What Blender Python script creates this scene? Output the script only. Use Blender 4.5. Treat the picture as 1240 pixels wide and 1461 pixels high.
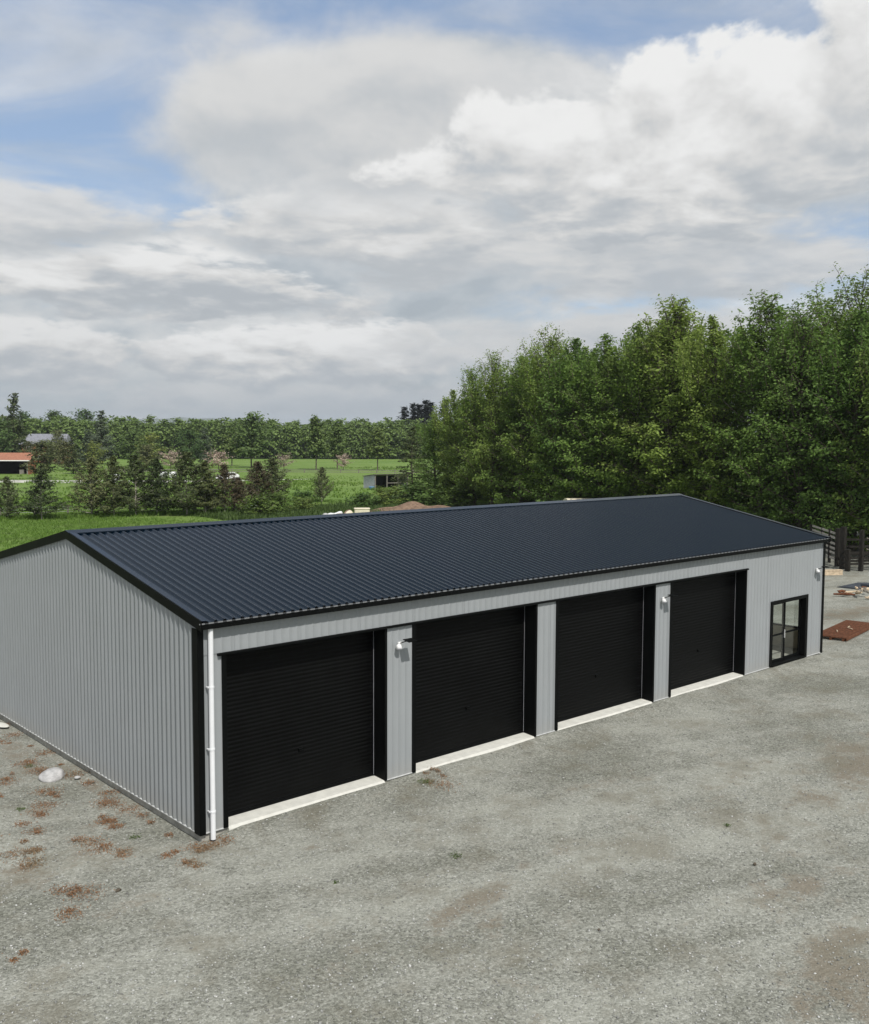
import bpy, math, random
import numpy as np
from mathutils import Matrix, Vector

for o in list(bpy.data.objects):
    bpy.data.objects.remove(o, do_unlink=True)
S = bpy.context.scene
COL = S.collection
R = math.radians

# ------------------------------------------------------------------ camera
cam_d = bpy.data.cameras.new('camera')
cam = bpy.data.objects.new('camera', cam_d)
COL.objects.link(cam)
_r = Vector((0.7429721, -0.66931255, 0.00362974))
_u = Vector((0.04726477, 0.05787431, 0.99720439))
_f = Vector((0.66765148, 0.74072348, -0.07463391))
cam.matrix_world = Matrix(((_r.x, _u.x, -_f.x, -9.4593), (_r.y, _u.y, -_f.y, -17.4533),
                           (_r.z, _u.z, -_f.z, 7.937), (0, 0, 0, 1)))
cam_d.sensor_fit = 'HORIZONTAL'
cam_d.sensor_width = 36
cam_d.lens = 40.945
cam_d.clip_end = 40000
S.camera = cam

# ------------------------------------------------------------------ node helper
class NT:
    def __init__(self, tree):
        self.t = tree; self.n = tree.nodes; self.l = tree.links
    def node(self, kind, **props):
        nd = self.n.new(kind)
        for k, v in props.items():
            setattr(nd, k, v)
        return nd
    def put(self, sock, v):
        if v is None: return
        if isinstance(v, bpy.types.NodeSocket): self.l.new(v, sock)
        else: sock.default_value = v
    def m(self, op, a, b=None, c=None, clamp=False):
        nd = self.node('ShaderNodeMath', operation=op, use_clamp=clamp)
        self.put(nd.inputs[0], a); self.put(nd.inputs[1], b); self.put(nd.inputs[2], c)
        return nd.outputs[0]
    def vm(self, op, a, b=None, s=None):
        nd = self.node('ShaderNodeVectorMath', operation=op)
        self.put(nd.inputs[0], a); self.put(nd.inputs[1], b)
        if s is not None: self.put(nd.inputs['Scale'], s)
        return nd.outputs['Value'] if op in ('DOT_PRODUCT', 'LENGTH') else nd.outputs[0]
    def comb(self, x, y, z):
        nd = self.node('ShaderNodeCombineXYZ')
        for i, v in enumerate((x, y, z)): self.put(nd.inputs[i], v)
        return nd.outputs[0]
    def sep(self, v):
        nd = self.node('ShaderNodeSeparateXYZ'); self.put(nd.inputs[0], v)
        return nd.outputs
    def noise(self, v, scale, detail=4, rough=.5, dist=0, out='Fac', dim='3D'):
        nd = self.node('ShaderNodeTexNoise', noise_dimensions=dim)
        self.put(nd.inputs['Vector'], v)
        nd.inputs['Scale'].default_value = scale; nd.inputs['Detail'].default_value = detail
        nd.inputs['Roughness'].default_value = rough; nd.inputs['Distortion'].default_value = dist
        return nd.outputs[out]
    def step(self, v, a, b, lo=0., hi=1., smooth=True):
        nd = self.node('ShaderNodeMapRange', interpolation_type='SMOOTHSTEP' if smooth else 'LINEAR')
        self.put(nd.inputs[0], v); self.put(nd.inputs[1], a); self.put(nd.inputs[2], b)
        self.put(nd.inputs[3], lo); self.put(nd.inputs[4], hi)
        return nd.outputs[0]
    def mix(self, f, a, b, mode='MIX'):
        nd = self.node('ShaderNodeMix', data_type='RGBA', blend_type=mode)
        self.put(nd.inputs[0], f)
        for i, v in ((6, a), (7, b)):
            if isinstance(v, tuple) and len(v) == 3: v = (*v, 1)
            self.put(nd.inputs[i], v)
        return nd.outputs[2]
    def ramp(self, f, stops):
        nd = self.node('ShaderNodeValToRGB'); self.put(nd.inputs[0], f)
        el = nd.color_ramp.elements
        while len(el) < len(stops): el.new(.5)
        for e, (p, c) in zip(el, stops): e.position = p; e.color = (*c, 1)
        return nd.outputs[0]

# ------------------------------------------------------------------ sun, sky, clouds, exposure
SUN_EL, SUN_AZ = R(50), R(198)          # azimuth clockwise from +Y
sun_d = bpy.data.lights.new('sun', 'SUN')
sun_d.energy = 4.0; sun_d.angle = R(.55); sun_d.color = (1, .965, .915)
sun = bpy.data.objects.new('sun', sun_d); COL.objects.link(sun)
_s = Vector((math.sin(SUN_AZ) * math.cos(SUN_EL), math.cos(SUN_AZ) * math.cos(SUN_EL), math.sin(SUN_EL)))
sun.rotation_euler = (-_s).to_track_quat('-Z', 'Y').to_euler()

world = bpy.data.worlds.new('World'); S.world = world
world.use_nodes = True
world.cycles.sampling_method = 'MANUAL'; world.cycles.sample_map_resolution = 512
world.node_tree.nodes.clear()
w = NT(world.node_tree)
sky = w.node('ShaderNodeTexSky', sky_type='NISHITA')
sky.sun_disc = False
sky.sun_elevation = SUN_EL; sky.sun_rotation = SUN_AZ
sky.air_density = 1.0; sky.dust_density = 1.2; sky.ozone_density = 1.5
SKY_STRENGTH = .10
gen = w.node('ShaderNodeTexCoord').outputs['Generated']
d = w.vm('NORMALIZE', gen)
HEAD = .7336
rx, fy, cz = (w.vm('DOT_PRODUCT', d, (math.cos(HEAD), -math.sin(HEAD), 0)),
              w.vm('DOT_PRODUCT', d, (math.sin(HEAD), math.cos(HEAD), 0)), w.sep(d)[2])
az = w.m('MULTIPLY', w.m('ARCTAN2', rx, fy), 57.2958)
el = w.m('MULTIPLY', w.m('ARCSINE', w.m('MAXIMUM', cz, 0.0)), 57.2958)
elr = w.m('MULTIPLY', el, 1 / 57.2958)
hl = w.m('SQRT', w.m('ADD', w.m('MULTIPLY', rx, rx), w.m('ADD', w.m('MULTIPLY', fy, fy), 1e-5)))
def cloud_vec(del_):
    e2 = w.m('ADD', elr, del_)
    k = w.m('DIVIDE', w.m('DIVIDE', 1.15, w.m('ADD', e2, .42)), hl)
    return w.comb(w.m('MULTIPLY', rx, k), w.m('MULTIPLY', fy, k), w.m('MULTIPLY', w.m('LOGARITHM', w.m('ADD', e2, .20), 2.71828), .75))
cv = cloud_vec(0.0)
cv2 = cloud_vec(.035)
# where the sky is open and where the heaped cloud stands: azimuth, elevation, spans, weight
BLOBS = [(-20.5, 16.0, 5.5, 4.2, -.30), (-15, 22.5, 11, 2.8, -.30), (-12.5, 12.6, 4.5, 1.6, -.10),
         (8, 24.0, 13, 2.0, -.34), (18.6, 20.3, 3.2, 1.9, -.26), (11.2, 7.2, 4, .9, -.17),
         (30, 26, 10, 5, -.1),
         (-1.5, 17.2, 8.5, 4.0, .20), (14, 15.0, 10, 4.2, .25), (24.5, 19, 3.6, 4.5, .30), (4, 11, 10, 2.6, .10),
         (-15, 8.5, 11, 2.2, .13), (-10, 4.0, 16, 2.0, .12), (10, 4.0, 18, 2.5, .10)]
bias = None
for a0, e0, ra, re, wt in BLOBS:
    qa = w.m('DIVIDE', w.m('SUBTRACT', az, a0), ra); qe = w.m('DIVIDE', w.m('SUBTRACT', el, e0), re)
    g = w.m('MULTIPLY', w.m('EXPONENT', w.m('MULTIPLY', w.m('ADD', w.m('MULTIPLY', qa, qa), w.m('MULTIPLY', qe, qe)), -1.0)), wt)
    bias = g if bias is None else w.m('ADD', bias, g)
n1 = w.noise(cv, 2.3, 9, .56, .25)
n2 = w.noise(cv2, 2.3, 9, .56, .25)
big = w.noise(cv, .9, 3, .5, .2)
fine = w.noise(cv, 7.5, 7, .6, .35)
D = w.m('ADD', w.m('ADD', w.m('MULTIPLY', n1, .62), w.m('MULTIPLY', big, .38)), bias)
D = w.m('ADD', D, w.m('MULTIPLY', w.m('SUBTRACT', fine, .5), .10))
cover = w.step(D, .36, .52)
wisp = w.m('MULTIPLY', w.step(w.noise(w.vm('MULTIPLY', cv, (1, 1, 3.4)), 1.9, 7, .58, .6), .40, .72), .66)
cover = w.m('MAXIMUM', cover, wisp)
thick = w.step(D, .50, .86)
lit = w.m('ADD', .5, w.m('MULTIPLY', w.m('SUBTRACT', n1, n2), 3.6))
lit = w.m('ADD', lit, w.m('MULTIPLY', w.m('SUBTRACT', fine, .5), .42), clamp=True)
bright = w.m('SUBTRACT', w.m('ADD', .47, w.m('MULTIPLY', lit, .36)), w.m('MULTIPLY', thick, .16))
lowdim = w.step(el, 1.0, 14.0, -.05, .03)
bright = w.m('ADD', bright, lowdim)
ctint = w.mix(w.step(bright, .40, .75), (.90, 1.0, 1.08), (1.0, 1.0, .985))
cloudcol = w.vm('SCALE', ctint, s=w.m('DIVIDE', bright, SKY_STRENGTH))
skycol = w.mix(.34, w.vm('SCALE', sky.outputs[0], s=1.25), tuple(v / SKY_STRENGTH for v in (.42, .56, .80)))
final = w.mix(w.m('MULTIPLY', cover, .93), skycol, cloudcol)
# heaped clouds: azimuth, elevation, half width, half height, edge softness, top and base brightness
HEAPS = [(-2, 2.2, 16, 1.3, .45, .66, .50), (-9, 4.7, 11, 1.9, .22, .88, .50), (-21.5, 4.6, 6.5, 1.7, .22, .82, .50), (12, 5.4, 13, 1.9, .40, .66, .52),
         (-14.6, 8.3, 10.5, 2.2, .22, .86, .49), (15, 10.0, 15, 2.6, .40, .70, .51), (-22.5, 11.6, 6, 2.1, .40, .74, .52),
         (-4.0, 11.6, 8.0, 3.0, .24, .84, .52), (-3.0, 17.2, 11.0, 4.6, .75, .70, .55),
         (14.5, 15.2, 13.5, 5.4, .16, .88, .50), (25.5, 19.3, 5.0, 5.0, .16, .88, .56)]
# cauliflower puffs: even in all directions, finer towards the horizon
pvec = w.vm('MULTIPLY', w.vm('SCALE', d, s=w.step(el, 0.0, 16.0, 15.0, 8.0)), (1, 1, 1.35))
puff = w.noise(pvec, 1.0, 7, .58, .15)
puff_up = w.noise(w.vm('ADD', pvec, (-.05, -.12, .30)), 1.0, 4, .55, .15)
wob = w.m('ADD', w.m('MULTIPLY', w.m('SUBTRACT', n1, .5), 1.5), w.m('MULTIPLY', w.m('SUBTRACT', puff, .5), 2.2))
relief = w.m('ADD', w.m('MULTIPLY', w.m('SUBTRACT', n1, n2), 2.2), w.m('ADD', w.m('MULTIPLY', w.m('SUBTRACT', puff, puff_up), 3.4), w.m('MULTIPLY', w.m('SUBTRACT', fine, .5), .6)))
for a0, e0, ra, re, soft, top, base in HEAPS:
    qa = w.m('DIVIDE', w.m('SUBTRACT', az, a0), ra); qe = w.m('DIVIDE', w.m('SUBTRACT', el, e0), re)
    dist = w.m('SUBTRACT', w.m('SQRT', w.m('ADD', w.m('MULTIPLY', qa, qa), w.m('MULTIPLY', qe, qe))), wob)
    mask = w.m('MULTIPLY', w.step(dist, 1.0 + soft * .5, 1.0 - soft), 1.0 if soft < .3 else .92)
    tb = w.step(w.m('ADD', w.m('MULTIPLY', qe, .85), relief), -.95, .75, base, top)
    tint = w.mix(w.step(tb, .44, .72), (.93, 1.0, 1.07), (1.0, 1.0, .99))
    final = w.mix(mask, final, w.vm('SCALE', tint, s=w.m('DIVIDE', tb, SKY_STRENGTH)))
hz = w.step(el, 0.0, 4.0, .30, 0.0)
final = w.mix(hz, final, tuple(v / SKY_STRENGTH for v in (.42, .50, .58)))
bg = w.node('ShaderNodeBackground'); w.put(bg.inputs[0], final); bg.inputs[1].default_value = SKY_STRENGTH
w.l.new(bg.outputs[0], w.node('ShaderNodeOutputWorld').inputs[0])

S.view_settings.view_transform = 'Standard'
S.view_settings.look = 'None'
S.view_settings.exposure = 0.0
S.view_settings.gamma = 1.0
S.view_settings.use_curve_mapping = False
S.cycles.max_bounces = 6
S.cycles.transparent_max_bounces = 8

# ------------------------------------------------------------------ object helpers
def tag(o, label=None, cat=None, group=None, kind=None):
    for k, v in (('label', label), ('category', cat), ('group', group), ('kind', kind)):
        if v: o[k] = v
    return o
def empty(name, loc=(0, 0, 0), rz=0., parent=None):
    o = bpy.data.objects.new(name, None); COL.objects.link(o)
    o.location = loc; o.rotation_euler = (0, 0, rz); o.empty_display_size = .2
    if parent: o.parent = parent
    return o
def thing(name, label, cat, loc=(0, 0, 0), rz=0., group=None):
    return tag(empty(name, loc, rz), label, cat, group)
def link(name, me, parent=None, loc=None):
    o = bpy.data.objects.new(name, me); COL.objects.link(o)
    if parent: o.parent = parent
    if loc: o.location = loc
    return o
def copy_tree(o, parent=None):
    c = o.copy(); COL.objects.link(c); c.parent = parent
    for ch in list(o.children): copy_tree(ch, c)
    return c
def np_mesh(name, V, F, mat=None, smooth=False):
    """V (n,3) array, F (m,k) array with constant k"""
    me = bpy.data.meshes.new(name)
    V = np.asarray(V, np.float32); F = np.asarray(F, np.int32)
    me.vertices.add(len(V)); me.vertices.foreach_set('co', V.ravel())
    m, k = F.shape
    me.loops.add(m * k); me.loops.foreach_set('vertex_index', F.ravel())
    me.polygons.add(m)
    me.polygons.foreach_set('loop_start', np.arange(0, m * k, k, dtype=np.int32))
    me.polygons.foreach_set('loop_total', np.full(m, k, np.int32))
    if smooth: me.polygons.foreach_set('use_smooth', np.ones(m, bool))
    me.update(calc_edges=True)
    if mat: me.materials.append(mat)
    return me
class MB:
    """collects simple shapes into one mesh"""
    def __init__(self): self.v = []; self.f = []
    def add(self, V, F):
        n = len(self.v); self.v += [tuple(p) for p in V]; self.f += [tuple(i + n for i in q) for q in F]; return self
    def box(self, x0, x1, y0, y1, z0, z1, bev=0.):
        if bev <= 0:
            V = [(x, y, z) for z in (z0, z1) for x, y in ((x0, y0), (x1, y0), (x1, y1), (x0, y1))]
            return self.add(V, [(3, 2, 1, 0), (4, 5, 6, 7), (0, 1, 5, 4), (1, 2, 6, 5), (2, 3, 7, 6), (3, 0, 4, 7)])
        b = bev; V = []
        for z, q in ((z0, b), (z0 + b, 0), (z1 - b, 0), (z1, b)):
            V += [(x0 + q + b, y0 + q, z), (x1 - q - b, y0 + q, z), (x1 - q, y0 + q + b, z), (x1 - q, y1 - q - b, z),
                  (x1 - q - b, y1 - q, z), (x0 + q + b, y1 - q, z), (x0 + q, y1 - q - b, z), (x0 + q, y0 + q + b, z)]
        F = [tuple(range(7, -1, -1)), tuple(range(24, 32))]
        for r in range(3):
            F += [(r * 8 + i, r * 8 + (i + 1) % 8, r * 8 + 8 + (i + 1) % 8, r * 8 + 8 + i) for i in range(8)]
        return self.add(V, F)
    def bar(self, a, b, wx, wz, up=(0, 0, 1)):
        a = Vector(a); b = Vector(b); dv = (b - a).normalized(); u = Vector(up)
        if abs(dv.dot(u)) > .98: u = Vector((1, 0, 0))
        s = dv.cross(u).normalized() * wx / 2; t = s.cross(dv).normalized() * wz / 2
        V = [p + i * s + j * t for p in (a, b) for i, j in ((-1, -1), (1, -1), (1, 1), (-1, 1))]
        return self.add(V, [(0, 1, 2, 3), (7, 6, 5, 4), (0, 4, 5, 1), (1, 5, 6, 2), (2, 6, 7, 3), (3, 7, 4, 0)])
    def tube(self, pts, rad, n=8, caps=True):
        pts = [Vector(p) for p in pts]; rad = rad if hasattr(rad, '__len__') else [rad] * len(pts)
        base = len(self.v)
        for i, p in enumerate(pts):
            dv = (pts[min(i + 1, len(pts) - 1)] - pts[max(i - 1, 0)]).normalized()
            u = Vector((0, 0, 1)) if abs(dv.z) < .9 else Vector((1, 0, 0))
            s = dv.cross(u).normalized(); t = s.cross(dv)
            for k in range(n):
                a = 2 * math.pi * k / n
                self.v.append(tuple(p + rad[i] * (math.cos(a) * s + math.sin(a) * t)))
        for i in range(len(pts) - 1):
            for k in range(n):
                self.f.append((base + i * n + k, base + i * n + (k + 1) % n, base + (i + 1) * n + (k + 1) % n, base + (i + 1) * n + k))
        if caps:
            self.f.append(tuple(base + k for k in range(n - 1, -1, -1)))
            self.f.append(tuple(base + (len(pts) - 1) * n + k for k in range(n)))
        return self
    def prism(self, prof, x0, x1):
        """profile of (y, z) points run along x"""
        n = len(prof)
        V = [(x0, y, z) for y, z in prof] + [(x1, y, z) for y, z in prof]
        F = [tuple(range(n)), tuple(range(2 * n - 1, n - 1, -1))] + [(i, i + n, (i + 1) % n + n, (i + 1) % n) for i in range(n)]
        return self.add(V, F)
    def mesh(self, name, mat=None, smooth=False):
        me = bpy.data.meshes.new(name); me.from_pydata(self.v, [], self.f)
        if mat: me.materials.append(mat)
        if smooth: me.polygons.foreach_set('use_smooth', [True] * len(me.polygons))
        me.update(); return me
    def build(self, name, mat, parent=None, smooth=False, loc=None):
        return link(name, self.mesh(name, mat, smooth), parent, loc)
def rock_mesh(name, mat, rng, sx, sy, sz, sub=3, rough=.18):
    import bmesh
    bm = bmesh.new(); bmesh.ops.create_icosphere(bm, subdivisions=sub, radius=1)
    ks = rng.normal(size=(7, 3)) * 1.6; ph = rng.uniform(0, 6.3, 7)
    for v in bm.verts:
        p = np.array(v.co); q = 1 + rough * float(np.sin(ks @ p + ph).sum()) / 2.2
        v.co = (p[0] * q * sx, p[1] * q * sy, max(p[2] * q, -.45) * sz)
    me = bpy.data.meshes.new(name); bm.to_mesh(me); bm.free()
    me.materials.append(mat); me.polygons.foreach_set('use_smooth', [sub > 2] * len(me.polygons))
    return me

# ------------------------------------------------------------------ materials
def new_mat(name):
    m = bpy.data.materials.new(name); m.use_nodes = True
    m.node_tree.nodes.clear(); return m, NT(m.node_tree)
def finish(t, shader, disp=None):
    o = t.node('ShaderNodeOutputMaterial'); t.l.new(shader, o.inputs[0])
def bsdf(t, col, rough=.6, spec=.5, metal=0., normal=None, **kw):
    b = t.node('ShaderNodeBsdfPrincipled')
    if isinstance(col, tuple): col = (*col[:3], 1)
    t.put(b.inputs['Base Color'], col); t.put(b.inputs['Roughness'], rough)
    t.put(b.inputs['Specular IOR Level'], spec); t.put(b.inputs['Metallic'], metal)
    if normal: t.put(b.inputs['Normal'], normal)
    return b.outputs[0]
def objco(t): return t.node('ShaderNodeTexCoord').outputs['Object']
def worldpos(t): return t.node('ShaderNodeNewGeometry').outputs['Position']
def bump(t, h, dist, strength=1.):
    b = t.node('ShaderNodeBump'); t.put(b.inputs['Height'], h)
    b.inputs['Distance'].default_value = dist; b.inputs['Strength'].default_value = strength
    return b.outputs[0]
def plain(name, col, rough=.6, spec=.5, metal=0., var=.12, scale=3., detail=5):
    """colour with soft weathering variation"""
    m, t = new_mat(name)
    n = t.noise(worldpos(t), scale, detail, .6)
    c = t.mix(t.step(n, .3, .7), tuple(v * (1 - var) for v in col), tuple(min(1, v * (1 + var)) for v in col))
    finish(t, bsdf(t, c, t.step(n, .2, .8, rough * .88, min(1, rough * 1.1)), spec, metal)); return m
def cladding_mat(name, col, rough, spec, dirt):
    """painted steel with streaks of dust, a little splash dirt near the bottom and faint oil-canning"""
    m, t = new_mat(name); p = worldpos(t)
    n = t.noise(p, 1.1, 5, .6); s = t.noise(t.vm('MULTIPLY', p, (9., 9., .5)), 1.5, 4, .6)
    f = t.m('ADD', t.m('MULTIPLY', n, .6), t.m('MULTIPLY', s, .4))
    c = t.mix(t.step(f, .32, .68), tuple(v * .97 for v in col), tuple(v * 1.03 for v in col))
    if dirt:
        z = t.sep(p)[2]
        sp = t.m('MULTIPLY', t.step(t.m('ADD', z, t.m('MULTIPLY', t.noise(p, 6, 4), .5)), .75, .15), .35)
        c = t.mix(sp, c, (.30, .285, .25))
    nb = bump(t, t.noise(p, 2.2, 2, .5), .004, .5)
    finish(t, bsdf(t, c, t.step(n, .2, .8, rough * .85, rough * 1.15), spec, 0, nb)); return m
M = {}
M['grey_clad'] = cladding_mat('grey_cladding', (.280, .296, .303), .52, .4, True)
M['roof'] = cladding_mat('navy_roofing', (.0012, .0070, .0150), .22, .24, False)
M['black_steel'] = plain('black_flashing', (.0034, .0039, .0038), .5, .07, scale=2)
M['curtain'] = plain('black_door_curtain', (.0026, .0028, .0027), .48, .09, var=.25, scale=1.2)
M['slate_dark'] = plain('dark_grey_steel', (.05, .053, .056), .5, .3)
M['pan_edge_glint'] = plain('sunlit_pan_edge', (.17, .175, .18), .5, .4, scale=6)
M['galv'] = plain('pale_steel', (.55, .56, .55), .45, .5, scale=6)
M['pvc'] = plain('white_pvc', (.74, .75, .76), .4, .5, var=.04, scale=2)
M['concrete'] = plain('concrete', (.33, .32, .285), .9, .2, var=.25, scale=5)
M['cream_concrete'] = plain('cream_sill_concrete', (.56, .555, .505), .85, .2, var=.08, scale=4)
M['white_paint'] = plain('white_paint', (.78, .78, .77), .45, .5, var=.05)
M['timber_grey'] = plain('weathered_timber', (.19, .175, .15), .9, .2, var=.35, scale=8)
M['timber_dark_shade'] = plain('dark_and_shaded_timber', (.020, .018, .015), .9, .2, var=.4, scale=8)  # darkened to carry tree shade on the stockyard; plain dark on the table
M['timber_pale'] = plain('pale_timber', (.50, .40, .28), .85, .2, var=.2, scale=6)
M['timber_sunlit'] = plain('sunlit_timber', (.33, .31, .28), .9, .2, var=.3, scale=8)  # paler timber copy, sunlight on the left stockyard rails put into the colour
M['bark'] = plain('bark', (.105, .09, .07), .95, .1, var=.4, scale=5)
M['bark_pale'] = plain('pale_bark', (.36, .33, .28), .95, .1, var=.3, scale=6)
M['rust'] = plain('rusty_steel', (.125, .052, .027), .9, .2, var=.4, scale=9)
M['rock'] = plain('pale_rock', (.40, .395, .39), .9, .2, var=.25, scale=7, detail=8)
M['orange_brick'] = plain('orange_wall', (.30, .125, .065), .9, .2, var=.2, scale=3)
M['orange_roof'] = plain('orange_roof', (.30, .135, .085), .8, .25, var=.15, scale=2)
M['slate'] = plain('slate_roof', (.20, .205, .23), .8, .25, var=.18, scale=2)
M['cream'] = plain('cream_paint', (.66, .60, .46), .7, .3, var=.08)
M['black_hole'] = plain('dark_interior', (.012, .012, .012), .95, .1)
M['iron_grey'] = plain('old_iron', (.40, .41, .44), .55, .5, var=.18, scale=3)
M['blue_plastic'] = plain('blue_plastic', (.16, .33, .60), .5, .5)
M['clod'] = plain('dark_clod', (.10, .085, .065), 1., .1, var=.3, scale=9)
M['soil'] = plain('brown_soil', (.190, .130, .092), 1., .1, var=.35, scale=2.4, detail=8)
M['wrap'] = plain('white_wrap', (.70, .71, .70), .4, .5, var=.08, scale=3)
M['rubber'] = plain('tyre_rubber', (.012, .012, .012), .85, .2)
M['car_glass'] = plain('dark_car_glass', (.015, .02, .025), .08, .6)
M['plywood'] = plain('plywood_lining', (.56, .50, .38), .75, .3, var=.12, scale=3)
def glass_mat():
    m, t = new_mat('window_glass')
    g = t.node('ShaderNodeNewGeometry')
    cs = t.m('ABSOLUTE', t.vm('DOT_PRODUCT', g.outputs['Normal'], g.outputs['Incoming']))
    fr = t.m('ADD', .04, t.m('MULTIPLY', t.m('POWER', t.m('SUBTRACT', 1., cs), 5.), .96), clamp=True)
    mx = t.node('ShaderNodeMixShader'); t.put(mx.inputs[0], fr)
    tr = t.node('ShaderNodeBsdfTransparent'); tr.inputs[0].default_value = (.95, .97, .96, 1)
    gl = t.node('ShaderNodeBsdfGlossy'); gl.inputs[0].default_value = (1, 1, 1, 1); gl.inputs['Roughness'].default_value = .01
    t.l.new(tr.outputs[0], mx.inputs[1]); t.l.new(gl.outputs[0], mx.inputs[2]); finish(t, mx.outputs[0]); return m
M['glass'] = glass_mat()
def leaf_mat(name, c1, c2, c3=None, trans=.28, spread=.10):
    """leaf colours vary leaf by leaf, clump by clump and tree by tree"""
    m, t = new_mat(name); g = t.node('ShaderNodeNewGeometry'); oi = t.node('ShaderNodeObjectInfo')
    f = t.m('ADD', t.m('MULTIPLY', g.outputs['Random Per Island'], .55), t.m('MULTIPLY', t.noise(g.outputs['Position'], .55, 3, .6), .55))
    c = t.mix(t.step(f, .2, .85), c1, c2)
    if c3: c = t.mix(t.step(t.noise(g.outputs['Position'], .30, 3, .6), .53, .68, 0, .75), c, c3)
    h = t.node('ShaderNodeHueSaturation'); t.put(h.inputs['Color'], c)
    t.put(h.inputs['Hue'], t.step(oi.outputs['Random'], 0, 1, .5 - spread * .16, .5 + spread * .12, smooth=False))
    t.put(h.inputs['Value'], t.step(oi.outputs['Random'], 0, 1, 1 + spread * 1.6, 1 - spread * 1.6, smooth=False))
    b = bsdf(t, h.outputs[0], .62, .25)
    tl = t.node('ShaderNodeBsdfTranslucent'); t.put(tl.inputs[0], h.outputs[0])
    mx = t.node('ShaderNodeMixShader'); mx.inputs[0].default_value = trans
    t.l.new(b, mx.inputs[1]); t.l.new(tl.outputs[0], mx.inputs[2]); finish(t, mx.outputs[0]); return m
M['leaf_belt'] = leaf_mat('shelterbelt_leaves', (.104, .166, .034), (.215, .325, .068), (.160, .220, .055), spread=.12, trans=.45)
M['leaf_dark'] = leaf_mat('dark_conifer_leaves', (.040, .056, .022), (.090, .115, .040), spread=.2)
M['leaf_olive'] = leaf_mat('olive_conifer_leaves', (.065, .082, .032), (.135, .155, .065), spread=.2)
M['leaf_brown'] = leaf_mat('brownish_conifer_leaves', (.060, .050, .026), (.105, .085, .045), spread=.1)
M['leaf_mid'] = leaf_mat('field_tree_leaves', (.062, .105, .030), (.125, .190, .055), spread=.2)
M['leaf_yellow'] = leaf_mat('yellow_green_leaves', (.12, .17, .035), (.22, .25, .06), spread=.1)
M['leaf_blue'] = leaf_mat('grey_green_leaves', (.065, .092, .055), (.125, .155, .095), spread=.1)
M['leaf_pink'] = leaf_mat('pink_blossom', (.30, .22, .165), (.46, .38, .31), spread=.1)
M['leaf_wood'] = leaf_mat('far_wood_leaves', (.105, .160, .042), (.180, .260, .070), (.13, .18, .065), spread=.1)
M['leaf_bush'] = leaf_mat('bush_leaves', (.055, .10, .022), (.12, .19, .04), spread=.2)
M['leaf_black'] = leaf_mat('cypress_leaves', (.008, .014, .012), (.020, .030, .024), spread=.1)
M['weed_rust'] = leaf_mat('rusty_weed_leaves', (.23, .11, .058), (.36, .19, .11), (.25, .19, .12), spread=.1)
M['weed_green'] = leaf_mat('green_weed_leaves', (.05, .085, .02), (.11, .16, .04), spread=.1)
M['grass_blade'] = leaf_mat('grass_blades', (.10, .18, .03), (.18, .29, .05), (.15, .21, .06), trans=.4)

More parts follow.
